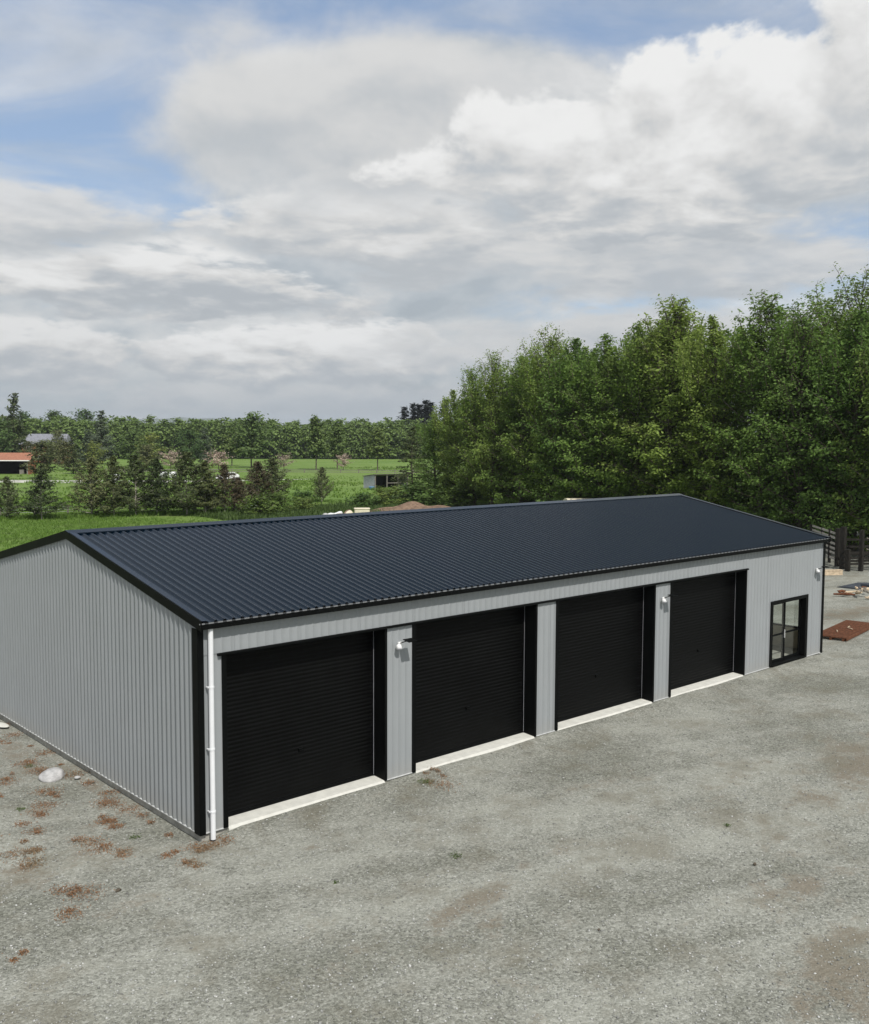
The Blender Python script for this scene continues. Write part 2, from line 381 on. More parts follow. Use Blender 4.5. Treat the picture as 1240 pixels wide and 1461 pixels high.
def grass_ground():
    m, t = new_mat('pasture'); p = worldpos(t)
    a = t.noise(p, .035, 4, .6); b = t.noise(p, .45, 6, .65); c = t.noise(p, 5, 6, .7)
    f = t.m('ADD', t.m('MULTIPLY', a, .45), t.m('ADD', t.m('MULTIPLY', b, .35), t.m('MULTIPLY', c, .25)))
    col = t.ramp(f, [(.30, (.062, .105, .024)), (.44, (.105, .175, .036)), (.56, (.140, .215, .048)), (.66, (.175, .215, .080)), (.78, (.20, .21, .10))])
    finish(t, bsdf(t, col, .9, .15, 0, bump(t, t.m('ADD', b, t.m('MULTIPLY', c, .4)), .25, .8))); return m
M['pasture'] = grass_ground()
def gravel():
    m, t = new_mat('gravel'); p = worldpos(t)
    vo = t.node('ShaderNodeTexVoronoi'); t.put(vo.inputs['Vector'], p); vo.inputs['Scale'].default_value = 24
    vo2 = t.node('ShaderNodeTexVoronoi'); t.put(vo2.inputs['Vector'], p); vo2.inputs['Scale'].default_value = 52
    r1 = t.sep(vo.outputs['Color'])[0]; r2 = t.sep(vo2.outputs['Color'])[1]
    n1 = t.noise(p, .22, 5, .6); n2 = t.noise(p, 1.5, 6, .65); n3 = t.noise(p, 13, 5, .7)
    sp = t.m('ADD', t.m('MULTIPLY', r1, .42), t.m('ADD', t.m('MULTIPLY', r2, .30), t.m('MULTIPLY', n3, .45)))
    stone = t.ramp(sp, [(.22, (.122, .123, .106)), (.46, (.222, .225, .197)), (.66, (.298, .301, .266)), (.84, (.385, .388, .350)), (1.0, (.54, .54, .50))])
    # compacted pale fines and worn wheel lines, brown damp soil where the attribute says so
    q = t.sep(p)
    along = t.m('ADD', t.m('MULTIPLY', q[0], .30), t.m('MULTIPLY', q[1], 1.0))
    track = t.noise(t.comb(along, t.m('MULTIPLY', q[0], .05), 0.), .55, 4, .6)
    f = t.m('ADD', t.m('MULTIPLY', n1, .40), t.m('ADD', t.m('MULTIPLY', n2, .25), t.m('MULTIPLY', track, .45)))
    col = t.mix(t.step(f, .42, .64), t.mix(.75, stone, (0.5392, 0.5403, 0.4854), 'MULTIPLY'), stone)
    col = t.mix(t.step(f, .51, .66, 0, .5), col, (0.3268, 0.3309, 0.2825))
    at = t.node('ShaderNodeAttribute', attribute_name='dirt', attribute_type='GEOMETRY').outputs['Fac']
    df = t.step(t.m('ADD', at, t.m('ADD', t.m('MULTIPLY', t.m('SUBTRACT', n2, .5), 3.6), t.m('MULTIPLY', t.m('SUBTRACT', n3, .5), 1.6))), .34, 1.20)
    col = t.mix(t.m('MULTIPLY', df, .7), col, t.mix(n3, (0.1225, 0.0980, 0.0684), (0.2124, 0.1787, 0.1313)))
    faint = t.step(t.m('ADD', t.noise(p, .6, 6, .7), t.m('MULTIPLY', track, .35)), .66, .86, 0, .55)
    col = t.mix(faint, col, (0.1634, 0.1496, 0.1114))
    h = t.m('ADD', t.m('MULTIPLY', vo.outputs['Distance'], -.55), t.m('ADD', t.m('MULTIPLY', r1, .5), t.m('ADD', t.m('MULTIPLY', n3, .6), t.m('MULTIPLY', n2, .5))))
    finish(t, bsdf(t, col, .95, .15, 0, bump(t, h, .026, .8))); return m
M['gravel'] = gravel()
def stones_mat():
    m, t = new_mat('gravel_stone'); g = t.node('ShaderNodeNewGeometry')
    c = t.ramp(g.outputs['Random Per Island'], [(0, (0.1462, 0.1462, 0.1341)), (.5, (0.2666, 0.2697, 0.2508)), (.85, (0.3612, 0.3654, 0.3460)), (1, (0.5332, 0.5307, 0.5103))])
    finish(t, bsdf(t, c, .9, .2)); return m
M['stones'] = stones_mat()

# ------------------------------------------------------------------ noise in python for terrain
def vnoise(x, y, seed=0, f=1.):
    r = np.random.default_rng(seed); out = np.zeros_like(x)
    for _ in range(9):
        a = r.uniform(0, 6.283); k = f * r.uniform(.5, 1.7); out += np.sin((np.cos(a) * x + np.sin(a) * y) * k + r.uniform(0, 6.283))
    return out / 4.5

# ------------------------------------------------------------------ the ground
GZ = -.20
def ground_sheet():
    """pasture to the horizon: fine rolls near, one flat sheet beyond"""
    rs = np.concatenate([[0], np.geomspace(6, 9000, 70)]); th = np.linspace(0, 2 * np.pi, 145)[:-1]
    RR, TT = np.meshgrid(rs[1:], th, indexing='ij')
    X = RR * np.cos(TT) + 20; Y = RR * np.sin(TT) + 10
    roll = np.clip((RR - 70) / 80, 0, 1) * np.clip((600 - RR) / 300, 0, 1)
    sm = lambda q: np.clip(q, 0, 1)
    under = sm((21 - Y) / 5) * sm((Y + 70) / 5) * sm((X + 54) / 5) * sm((74 - X) / 5)
    Z = GZ + roll * .22 * vnoise(X, Y, 3, .06) * (1 - under) - .40 * under
    V = np.concatenate([[[20, 10, GZ]], np.stack([X, Y, Z], -1).reshape(-1, 3)])
    n = 144; F = []
    for i in range(len(rs) - 2):
        a = 1 + i * n + np.arange(n); b = 1 + i * n + (np.arange(n) + 1) % n
        F.append(np.stack([a, a + n, b + n, b], 1))
    F = np.concatenate(F)
    inner = np.stack([np.zeros(n, int), 1 + np.arange(n), 1 + (np.arange(n) + 1) % n, np.zeros(n, int)], 1)
    me = bpy.data.meshes.new('pasture')
    me.from_pydata(V.tolist(), [], F.tolist() + inner[:, :3].tolist()); me.materials.append(M['pasture'])
    return link('ground', me)
tag(ground_sheet(), 'green pasture around the shed reaching to the far wood', kind='structure')

DIRT = [(6.8, -8.9, 1.3, .45, .9), (7.9, -8.3, .8, .4, .6), (4.6, -11.2, 1.3, .8, 1.0), (5.6, -10.4, 1.0, .5, .8), (15.5, -6.3, 2.2, 1.0, 1.0), (14, -7.2, 2, .8, .7),
        (2.6, -5.4, .8, .28, .85), (1.9, -6.2, .6, .3, .8), (1.6, -5.5, .8, .3, .6), (-2.0, 1.9, .8, 1.2, .7), (-.6, 7.4, .6, 2.0, .8),
        (-2.4, -1.7, .5, .8, .35), (11.4, -5.2, 1.6, .4, .5), (11.2, -6.9, 1.3, .5, .6), (-3.3, .7, .5, .9, .6), (6.3, -5.2, 1.2, .35, .35),
        (36, 3.4, 5, 1.2, 1.0), (-.2, -4.8, 1, .5, .25), (-.35, 3.5, .25, 3.5, .5), (8.6, -9.6, 1.5, .4, .5), (44, 9, 4, 1.6, .4), (66, 14, 7, 14, .9), (9.5, -3.6, 1.4, .3, .35), (4.2, -5.0, 1.0, .16, .55), (3.4, -6.4, .9, .15, .5), (5.2, -6.1, .8, .14, .45), (7.2, -6.0, 1.2, .16, .45), (.6, -5.9, .7, .2, .4), (9.2, -7.6, 1.4, .2, .6), (12.4, -8.2, 1.6, .5, .7), (17, -7.6, 2.5, .9, .8), (3.6, -8.8, .8, .2, .35), (13, -3.8, 2, .25, .35)]
DIRT += [(random.Random(k).uniform(-4, 20), random.Random(k + 99).uniform(-11, -1.5), random.Random(k + 7).uniform(.3, 1.1), random.Random(k + 5).uniform(.08, .2), random.Random(k + 3).uniform(.2, .45)) for k in range(34)]
def yard_z(x, y):
    e = np.minimum(np.minimum(y + 75, 27 - y), np.minimum(x + 60, 80 - x)) + 2.2 * vnoise(x, y, 5, .35)
    ramp = .105 * np.exp(-(np.minimum(y, 0) / .75) ** 2) * np.clip((x - .35) / .4, 0, 1) * np.clip((26.5 - x) / 1.5, 0, 1) * (y < .6)
    side = -.045 * np.exp(-(np.minimum(x, 0) / 1.3) ** 2) * (x < .3) * np.clip((y + .6) / .8, 0, 1)
    return -.15 + ramp + side + .016 * vnoise(x, y, 7, .9) + .010 * vnoise(x, y, 8, 2.4) - .14 * np.clip(1 - e / 3., 0, 1) ** 1.0
def yard():
    gx = np.concatenate([np.arange(-62, -14, 1.2), np.arange(-14, 34, .24), np.arange(34, 84, .7)])
    gy = np.concatenate([np.arange(-78, -18, 1.2), np.arange(-18, 16, .24), np.arange(16, 30.1, .7)])
    X, Y = np.meshgrid(gx, gy, indexing='ij'); Z = yard_z(X, Y)
    nx, ny = X.shape; I = np.arange(nx * ny).reshape(nx, ny)
    F = np.stack([I[:-1, :-1], I[1:, :-1], I[1:, 1:], I[:-1, 1:]], -1).reshape(-1, 4)
    keep = (Z.ravel()[F] > GZ - .06).any(1)
    me = np_mesh('gravel_yard', np.stack([X, Y, Z], -1).reshape(-1, 3), F[keep], M['gravel'], True)
    dirt = np.zeros_like(X)
    for x, y, a, b, wt in DIRT: dirt += wt * np.exp(-((X - x) / a) ** 2 - ((Y - y) / b) ** 2)
    at = me.attributes.new('dirt', 'FLOAT', 'POINT'); at.data.foreach_set('value', dirt.ravel().astype(np.float32))
    return link('gravel_yard', me)
tag(yard(), 'grey gravel yard in front of the shed with brown worn patches', kind='structure')
def scatter_stones(n, seed):
    r = np.random.default_rng(seed)
    dist = 11 + 34 * r.random(n * 2) ** 1.5; ang = .7336 + r.uniform(-.46, .46, n * 2)
    x = -9.46 + dist * np.sin(ang); y = -17.45 + dist * np.cos(ang)
    ok = ~((x > -.05) & (x < 25.85) & (y > -.10) & (y < 13)); x = x[ok][:n]; y = y[ok][:n]; n = len(x)
    s = .008 + .020 * r.random(n) ** 3.0
    O = np.array([(1, 0, 0), (0, 1, 0), (-1, 0, 0), (0, -1, 0), (0, 0, 1), (0, 0, -1)], float)
    V = O[None] * (s[:, None, None] * r.uniform(.7, 1.3, (n, 6, 1))); V[:, :, 2] *= .7
    a = r.uniform(0, 6.28, n); c, sn = np.cos(a)[:, None], np.sin(a)[:, None]
    vx = V[..., 0] * c - V[..., 1] * sn; vy = V[..., 0] * sn + V[..., 1] * c
    V = np.stack([vx + x[:, None], vy + y[:, None], V[..., 2] + (yard_z(x, y) + s * .25)[:, None]], -1)
    T = np.array([(0, 1, 4), (1, 2, 4), (2, 3, 4), (3, 0, 4), (1, 0, 5), (2, 1, 5), (3, 2, 5), (0, 3, 5)])
    F = (T[None] + 6 * np.arange(n)[:, None, None]).reshape(-1, 3)
    return link('gravel_stones', np_mesh('gravel_stones', V.reshape(-1, 3), F, M['stones']))
tag(scatter_stones(30000, 4), 'loose grey and white stones strewn over the gravel yard', 'gravel', kind='stuff')

# ------------------------------------------------------------------ the shed
LEN, HALF, EAVE, RIDGE, DOOR_H = 25.78, 6.41, 4.30, 5.60, 3.60
EY = -.20                                                   # front edge of the roof
SLOPE = (RIDGE - EAVE) / (HALF - EY)
def roof_z(y): return RIDGE - abs(y - HALF) * SLOPE
PITCH = .2018; SHEET = 4 * PITCH
shed = thing('farm_shed', 'long grey steel farm shed with navy ribbed roof and four black roller doors', 'shed')
def rib_profile(a, b, h, flat=.045, side=.022):
    """(position, height) along a ribbed sheet between a and b, ribs on a fixed pitch"""
    pts = []
    k0 = int(math.floor(a / PITCH)) - 1; k1 = int(math.ceil(b / PITCH)) + 1
    for k in range(k0, k1 + 1):
        c = (k + .5) * PITCH
        pts += [(c - flat / 2 - side, 0.), (c - flat / 2, h), (c + flat / 2, h), (c + flat / 2 + side, 0.)]
    def hz(u):
        for (u0, h0), (u1, h1) in zip(pts, pts[1:]):
            if u0 <= u <= u1: return h0 + (h1 - h0) * (u - u0) / max(1e-9, u1 - u0)
        return 0.
    return [(a, hz(a))] + [p for p in pts if a + 1e-4 < p[0] < b - 1e-4] + [(b, hz(b))]
slab_mb = MB().box(.03, LEN - .03, .03, 2 * HALF - .03, -.32, -.012)
slab_mb.build('floor_slab', M['concrete'], shed)

# roof: sheets, ridge, barges, gutter
roof = empty('roof', parent=shed); roof['label'] = 'navy ribbed steel roof'
XR0 = -.03
def roof_sheet_mesh(side):
    pr = rib_profile(0, SHEET, .034, .034, .024)
    V = []; n = len(pr)
    y0, y1 = (EY, HALF - .02) if side == 0 else (2 * HALF - EY, HALF + .02)
    for y in (y0, y1):
        V += [(x, y, roof_z(y) + h) for x, h in pr]
    F = [(i, i + 1, n + i + 1, n + i) if side == 0 else (i + 1, i, n + i, n + i + 1) for i in range(n - 1)]
    return np_mesh('roof_sheet', np.array(V), np.array(F), M['roof'])
rs = [roof_sheet_mesh(0), roof_sheet_mesh(1)]
NS = 32
rngp = random.Random(5)
for side in (0, 1):
    for k in range(NS):
        o = link('roof_sheet', rs[side], roof, (XR0 + k * SHEET, 0, rngp.uniform(-.0012, .0012)))
# turned-down pan edges between the ribs, sun glint painted as pale colour
de = MB()
for k in range(int(NS * 4)):
    x = XR0 + k * PITCH
    de.box(x - .058, x + .058, EY - .012, EY + .001, EAVE - .028, EAVE - .002)
MB().box(XR0, XR0 + NS * SHEET, EY - .005, EY + .003, EAVE - .028, EAVE - .004).build('eave_strip', M['slate_dark'], roof)
de.build('drip_edge', M['pan_edge_glint'], roof)['kind'] = 'stuff'
rc = MB()
for sg in (-1, 1):
    y1 = HALF + sg * .24
    V = [(XR0 - .05, HALF, RIDGE + .062), (XR0 + NS * SHEET + .05, HALF, RIDGE + .062), (XR0 + NS * SHEET + .05, y1, roof_z(y1) + .050), (XR0 - .05, y1, roof_z(y1) + .050),
         (XR0 + NS * SHEET + .05, y1, roof_z(y1) + .018), (XR0 - .05, y1, roof_z(y1) + .018)]
    rc.add(V, [(0, 1, 2, 3), (3, 2, 4, 5)] if sg > 0 else [(3, 2, 1, 0), (5, 4, 2, 3)])
rc.build('ridge_cap', M['roof'], roof)
for xg, sx in ((-.045, -1), (XR0 + NS * SHEET - .005, 1)):
    for side in (0, 1):
        ys = (EY - .03, HALF) if side == 0 else (2 * HALF - EY + .03, HALF)
        b = MB(); f = MB()
        xa, xb = xg, xg - sx * .15                          # top leg laps onto the roof
        V = [(xa, ys[0], roof_z(ys[0]) + .056), (xa, ys[1], roof_z(ys[1]) + .056), (xb, ys[1], roof_z(ys[1]) + .048), (xb, ys[0], roof_z(ys[0]) + .048)]
        b.add(V, [(0, 1, 2, 3)])
        bo = b.build('barge_cap', M['roof'], roof)
        x2 = xg + sx * .025
        P = [(ys[0], roof_z(ys[0])), (ys[1], roof_z(ys[1]))]
        V = [(x, y, z + dz) for x in (xg, x2) for (y, z) in P for dz in (-.15, .053)]
        f.add(V, [(0, 1, 3, 2), (4, 6, 7, 5), (0, 2, 6, 4), (1, 5, 7, 3), (0, 4, 5, 1), (2, 3, 7, 6)])
        f.build('barge_flashing', M['black_steel'], roof)
for sgn, y0 in ((1, EY), (-1, 2 * HALF - EY)):
    g = MB(); yy = lambda q: y0 + sgn * q
    for q0, q1, z0, z1 in ((-.010, .006, EAVE - .135, EAVE - .032), (.006, .155, EAVE - .135, EAVE - .125), (.155, .165, EAVE - .125, EAVE - .02)):
        a, b_ = sorted((yy(q0), yy(q1))); g.box(XR0 - .02, XR0 + NS * SHEET + .02, a, b_, z0, z1)
    g.build('gutter', M['black_steel'], shed)

# front wall: sheets cut round the openings
EDG = [.505, 4.78, 5.576, 9.928, 10.71, 15.211, 16.014, 20.379]
WIN = (22.024, 24.626, 2.297)
def ribbed_rect(a, b, z0, z1, y, h=.010):
    pr = rib_profile(a, b, h, .020, .014); n = len(pr)
    V = [(x, y - q, z) for z in (z0, z1) for x, q in pr]
    return np_mesh('wall_sheet', np.array(V), np.array([(i, i + 1, n + i + 1, n + i) for i in range(n - 1)]), M['grey_clad'])
def sheets(a, b, z0, z1, y, parent):
    k = math.floor(a / SHEET + 1e-6); x = a
    while x < b - 1e-6:
        e = min(b, (k + 1) * SHEET)
        if e - x > .004:
            link('wall_sheet', ribbed_rect(x, e - .002, z0, z1, y - (.002 if k % 2 else 0)), parent)
        x = e; k += 1
fw = empty('wall', parent=shed); fw['label'] = 'sunlit grey ribbed front wall between the roller doors'
sheets(0.02, EDG[7] + .10, DOOR_H + .01, 4.33, -.014, fw)
for a, b in ((.02, EDG[0]), (EDG[1], EDG[2]), (EDG[3], EDG[4]), (EDG[5], EDG[6])):
    sheets(a, b, 0., DOOR_H + .02, 0., fw)
sheets(EDG[7], EDG[7] + .10, 0., DOOR_H + .012, 0., fw)
sheets(EDG[7] + .10, WIN[0], 0., 4.33, 0., fw)
sheets(WIN[0], WIN[1], WIN[2], 4.33, 0., fw)
sheets(WIN[1], LEN - .01, 0., 4.33, 0., fw)
# side walls follow the roof slope
def gable(xw, sx, label, hole=None):
    g = empty('wall', parent=shed); g['label'] = label
    def piece(y, e, k, lo, hi):
        pr = rib_profile(y, e, .036, .050, .034)
        if y < HALF < e: pr = sorted(pr + [(HALF, 0.)])
        n = len(pr); off = .002 if k % 2 else 0
        V = [(xw + sx * (q + off), u, lo) for u, q in pr] + [(xw + sx * (q + off), u, roof_z(u) - .012 if hi is None else hi) for u, q in pr]
        F = [(i, n + i, n + i + 1, i + 1) if sx > 0 else (i + 1, n + i + 1, n + i, i) for i in range(n - 1)]
        link('wall_sheet', np_mesh('wall_sheet', np.array(V), np.array(F), M['grey_clad']), g)
    y = 0.02; k = 0
    while y < 2 * HALF - .03:
        e = min(2 * HALF - .02, (k + 1) * SHEET)
        if hole and k in hole[0]:
            piece(y, e - .002, k, 0., hole[1]); piece(y, e - .002, k, hole[2], None)
        else:
            piece(y, e - .002, k, 0., None)
        y = e; k += 1
    # pale vermin strip under the sheets
    MB().box(xw - .012, xw + .012, .0, 2 * HALF, -.022, -.002).box(xw + sx * .012, xw + sx * .040, .0, 2 * HALF, -.018, -.004).build('base_strip', M['galv'], g)
gable(.0, -1, 'grey ribbed gable wall at the near end')
gable(LEN, 1, 'grey ribbed gable wall at the far end', ((1, 2, 3), .78, 2.12))
bw = empty('wall', parent=shed); bw['label'] = 'grey ribbed back wall of the shed'
x = 0.
for k in range(33):
    e = min(LEN, x + SHEET)
    pr = rib_profile(x, e - .002, .018, .055, .025); n = len(pr)
    link('wall_sheet', np_mesh('wall_sheet', np.array([(u, 2 * HALF + q, z) for z in (0., 4.33) for u, q in pr]), np.array([(i + 1, i, n + i, n + i + 1) for i in range(n - 1)]), M['grey_clad']), bw)
    x = e
    if e >= LEN - .03: break
# base strips of the front wall
for a, b in ((0., EDG[0]), (EDG[1], EDG[2]), (EDG[3], EDG[4]), (EDG[5], EDG[6]), (EDG[7], WIN[0]), (WIN[1], LEN)):
    MB().box(a, b, -.030, .012, -.020, -.003).build('base_strip', M['galv'], fw)
# corner flashings
for xc, sx in ((0., -1), (LEN, 1)):
    for yc, sy in ((0., -1), (2 * HALF, 1)):
        f = MB()
        a, b = sorted((xc + sx * .040, xc + sx * .048)); c, d_ = sorted((yc + sy * .040, yc - sy * .185))
        f.box(a, b, c, d_, -.03, EAVE - .135)
        a, b = sorted((xc + sx * .040, xc - sx * .085)); c, d_ = sorted((yc + sy * .040, yc + sy * .048))
        f.box(a, b, c, d_, -.03, EAVE - .137)
        f.build('corner_flashing', M['black_steel'], shed)
# head flashing running over doors and piers
MB().prism([(-.075, DOOR_H - .035), (-.075, DOOR_H + .002), (-.050, DOOR_H + .016), (.02, DOOR_H + .016), (.02, DOOR_H - .035)], EDG[0] - .10, EDG[7] + .04).build('head_flashing', M['black_steel'], shed)

# roller doors
DEPTH = .40
DOORLAB = ['black roller door nearest the white downpipe', 'black roller door, second from the downpipe', 'black roller door, third from the downpipe', 'black roller door beside the long plain wall']
for i in range(4):
    a, b = EDG[2 * i], EDG[2 * i + 1]
    a1, b1 = a + .10, b - .055
    pit = .092; V = []; Fs = []; z = .05; row = 0
    prof = []
    while z < DOOR_H:
        for q, dpt in ((0, 0.), (.018, .016), (.052, .020), (.074, .012)):
            prof.append((min(z + q, DOOR_H), dpt))
        z += pit
    V = [(x, DEPTH - dp, zz) for x in (a1 - .05, b1 + .03) for zz, dp in prof]; n = len(prof)
    me = np_mesh('roller_door', np.array(V), np.array([(k, n + k, n + k + 1, k + 1) for k in range(n - 1)]), M['curtain'])
    dr = link('roller_door', me, shed); dr['label'] = DOORLAB[i]
    MB().box(a1, b1, DEPTH - .034, DEPTH - .005, .022, .085).build('bottom_rail', M['black_steel'], dr)
    # jambs: face trim and deep reveal
    MB().box(a - .012, a1, -.034, -.022, -.012, DOOR_H - .036).box(a1 - .012, a1, -.022, DEPTH, -.010, DOOR_H - .036).build('jamb', M['black_steel'], dr)
    MB().box(b1, b + .012, -.034, -.022, -.012, DOOR_H - .036).box(b1, b1 + .012, -.022, DEPTH, -.010, DOOR_H - .036).build('jamb', M['black_steel'], dr)
    MB().box(b1 - .050, b1 - .002, DEPTH - .060, DEPTH - .036, .03, DOOR_H - .04).build('guide_rail', M['black_steel'], dr)
    MB().box(a1 + .002, a1 + .048, DEPTH - .060, DEPTH - .036, .03, DOOR_H - .04).build('guide_rail', M['black_steel'], dr)
    MB().box(a, b, .02, DEPTH + .25, DOOR_H - .034, DOOR_H + .005).build('soffit', M['black_steel'], dr)
    s = MB(); s.prism([(-.055, -.26), (-.055, -.062), (-.040, -.040), (.0, -.008), (DEPTH + .2, .030), (DEPTH + .2, -.26)], a1 + .003, b1 - .003)
    s.build('sill', M['cream_concrete'], dr)
    lk = MB(); xm = (a1 + b1) / 2
    lk.box(xm - .06, xm + .06, DEPTH - .040, DEPTH - .018, 1.02, 1.10).bar((xm - .05, DEPTH - .05, 1.06), (xm + .05, DEPTH - .05, 1.06), .014, .014)
    lk.build('lock_handle', M['black_steel'], dr)
    MB().box(b1 - .046, b1 - .040, DEPTH - .064, DEPTH - .060, .06, DOOR_H - .1).build('guide_edge', M['iron_grey'], dr)

# glazed sliding door and the lined office behind it
xa, xb, zt = WIN
wd = empty('sliding_door', parent=shed); wd['label'] = 'black framed glazed sliding door near the far corner'
RV = .20
fr = MB()
fr.box(xa - .01, xa + .14, -.042, -.024, -.012, zt + .01).box(xb - .15, xb + .01, -.042, -.024, -.012, zt + .01).box(xa + .14, xb - .15, -.041, -.024, zt - .10, zt + .01)
fr.box(xa + .125, xa + .14, -.024, RV, -.012, zt - .10).box(xb - .15, xb - .135, -.024, RV, -.012, zt - .10).box(xa + .14, xb - .15, -.024, RV, zt - .115, zt - .10)
fr.box(xa + .14, xb - .15, -.05, RV, -.030, .045)
fr.build('door_frame', M['black_steel'], wd)
xm = (xa + xb) / 2 - .06
for k, (p, q, yy) in enumerate(((xa + .143, xm + .05, RV - .075), (xm - .05, xb - .153, RV - .030))):
    lf = MB(); zb, z2, zm = .048, zt - .118, 1.02
    lf.box(p, p + .075, yy, yy + .036, zb, z2).box(q - .075, q, yy, yy + .036, zb, z2)
    lf.box(p + .075, q - .075, yy + .001, yy + .035, zb, zb + .10).box(p + .075, q - .075, yy + .001, yy + .035, z2 - .07, z2).box(p + .075, q - .075, yy + .001, yy + .035, zm - .032, zm + .032)
    leaf = lf.build('door_leaf', M['black_steel'], wd)
    MB().box(p + .070, q - .070, yy + .014, yy + .020, zb + .095, zm - .028).build('pane', M['glass'], leaf)
    MB().box(p + .070, q - .070, yy + .014, yy + .020, zm + .028, z2 - .065).build('pane', M['glass'], leaf)
MB().box(xm - .01, xm + .015, RV - .10, RV - .076, .85, 1.15).build('handle', M['galv'], wd)
rm = MB()
rm.box(20.75, 20.80, RV + .05, 4.6, .0, 2.75).box(25.66, 25.70, RV + .05, SHEET, .0, 2.75).box(25.66, 25.70, 4 * SHEET, 4.6, .0, 2.75).box(25.66, 25.70, SHEET, 4 * SHEET, .0, .76).box(25.66, 25.70, SHEET, 4 * SHEET, 2.14, 2.75).box(20.80, 25.66, 4.56, 4.60, .0, 2.75).box(20.80, 25.66, RV + .05, 4.56, 2.70, 2.75)
rm.box(20.80, xa + .12, RV + .01, RV + .05, .0, 2.75).box(xb - .13, 25.66, RV + .01, RV + .05, .0, 2.75).box(xa + .12, xb - .13, RV + .01, RV + .05, zt - .09, 2.75)
rm.build('office_lining', M['plywood'], shed)
ew = MB()
for (u0, u1, v0, v1) in ((SHEET, SHEET + .06, .76, 2.14), (4 * SHEET - .06, 4 * SHEET, .76, 2.14), (SHEET + .06, 4 * SHEET - .06, .76, .82), (SHEET + .06, 4 * SHEET - .06, 2.08, 2.14), (2.5 * SHEET - .025, 2.5 * SHEET + .025, .82, 2.08)):
    ew.box(25.701, LEN + .045, u0, u1, v0, v1)
ew = ew.build('window', M['black_steel'], shed); ew['label'] = 'black framed window in the far gable wall'
for u0, u1 in ((SHEET + .055, 2.5 * SHEET - .022), (2.5 * SHEET + .022, 4 * SHEET - .055)):
    MB().box(25.74, 25.746, u0, u1, .815, 2.085).build('pane', M['glass'], ew)
tb = MB().box(22.6, 24.8, 2.6, 3.4, .70, .75)
for px_ in (22.7, 24.7):
    for py_ in (2.7, 3.3): tb.box(px_ - .03, px_ + .03, py_ - .03, py_ + .03, -.012, .70)
tb = tb.build('table', M['timber_dark_shade'])
tag(tb, 'dark table standing inside behind the glazed sliding door', 'table')
for cx_, cy_, nm in ((23.2, 2.25, 'left'), (24.15, 2.25, 'right')):
    ch = thing('chair', 'white plastic chair behind the glass, the %s one of two at the table' % nm, 'chair', (cx_, cy_, -.012), 0, 'white chairs at the office table')
    MB().box(-.21, .21, -.21, .21, .43, .46, .01).build('seat', M['white_paint'], ch)
    MB().box(-.20, .20, -.215, -.185, .50, .86, .01).build('backrest', M['white_paint'], ch)
    for u in (-.18, .18):
        for v in (-.18, .18):
            MB().bar((u * 1.1, v * 1.1, 0), (u, v, .43), .03, .03).build('leg', M['white_paint'], ch)

# downpipe with brackets
dp = MB().tube([(.205, -.115, EAVE - .13), (.205, -.115, EAVE - .24), (.205, -.115, -.13)], .053, 16).build('downpipe', M['pvc'], shed, smooth=False)
dp['label'] = 'white plastic downpipe at the near corner'
for zb in (2.98, 1.72, .44):
    MB().tube([(.205, -.115, zb - .018), (.205, -.115, zb + .018)], .061, 16).box(.13, .155, -.115, -.022, zb - .012, zb + .012).build('bracket', M['pvc'], dp)
MB().tube([(.205, -.115, -.155), (.205, -.115, -.128)], .050, 16).build('pipe_end', M['rubber'], dp)
# sensor flood lamps
LAMPS = [(5.16, 3.15, 'sensor lamp on the pier after the first roller door'), (15.60, 3.10, 'sensor lamp on the pier before the last roller door'), (25.22, 3.15, 'sensor lamp by the far corner of the shed')]
for lx, lz, lab in LAMPS:
    fl = empty('wall_lamp', (lx, -.025, lz), 0, shed); fl['label'] = lab
    MB().box(-.05, .05, -.05, .012, -.06, .05, .008).build('mount', M['white_paint'], fl)
    MB().bar((0, -.045, .03), (.08, -.26, .115), .022, .022).build('arm', M['black_steel'], fl)
    sp = MB(); sp.add([(x, y, .12 - (y + .30) * -.14 + dz) for dz in (0, .016) for x, y in ((-.06, -.42), (.20, -.42), (.20, -.20), (-.06, -.20))],
                      [(3, 2, 1, 0), (4, 5, 6, 7), (0, 1, 5, 4), (1, 2, 6, 5), (2, 3, 7, 6), (3, 0, 4, 7)])
    sp.build('solar_panel', M['black_steel'], fl)
    hd = MB().tube([(-.05, -.05, .01), (-.08, -.08, -.02), (-.10, -.12, -.09)], [.030, .062, .074], 14).build('lamp_head', M['white_paint'], fl, smooth=True)
    MB().tube([(-.100, -.120, -.091), (-.102, -.124, -.102)], [.070, .064], 14).build('lens', M['iron_grey'], hd)

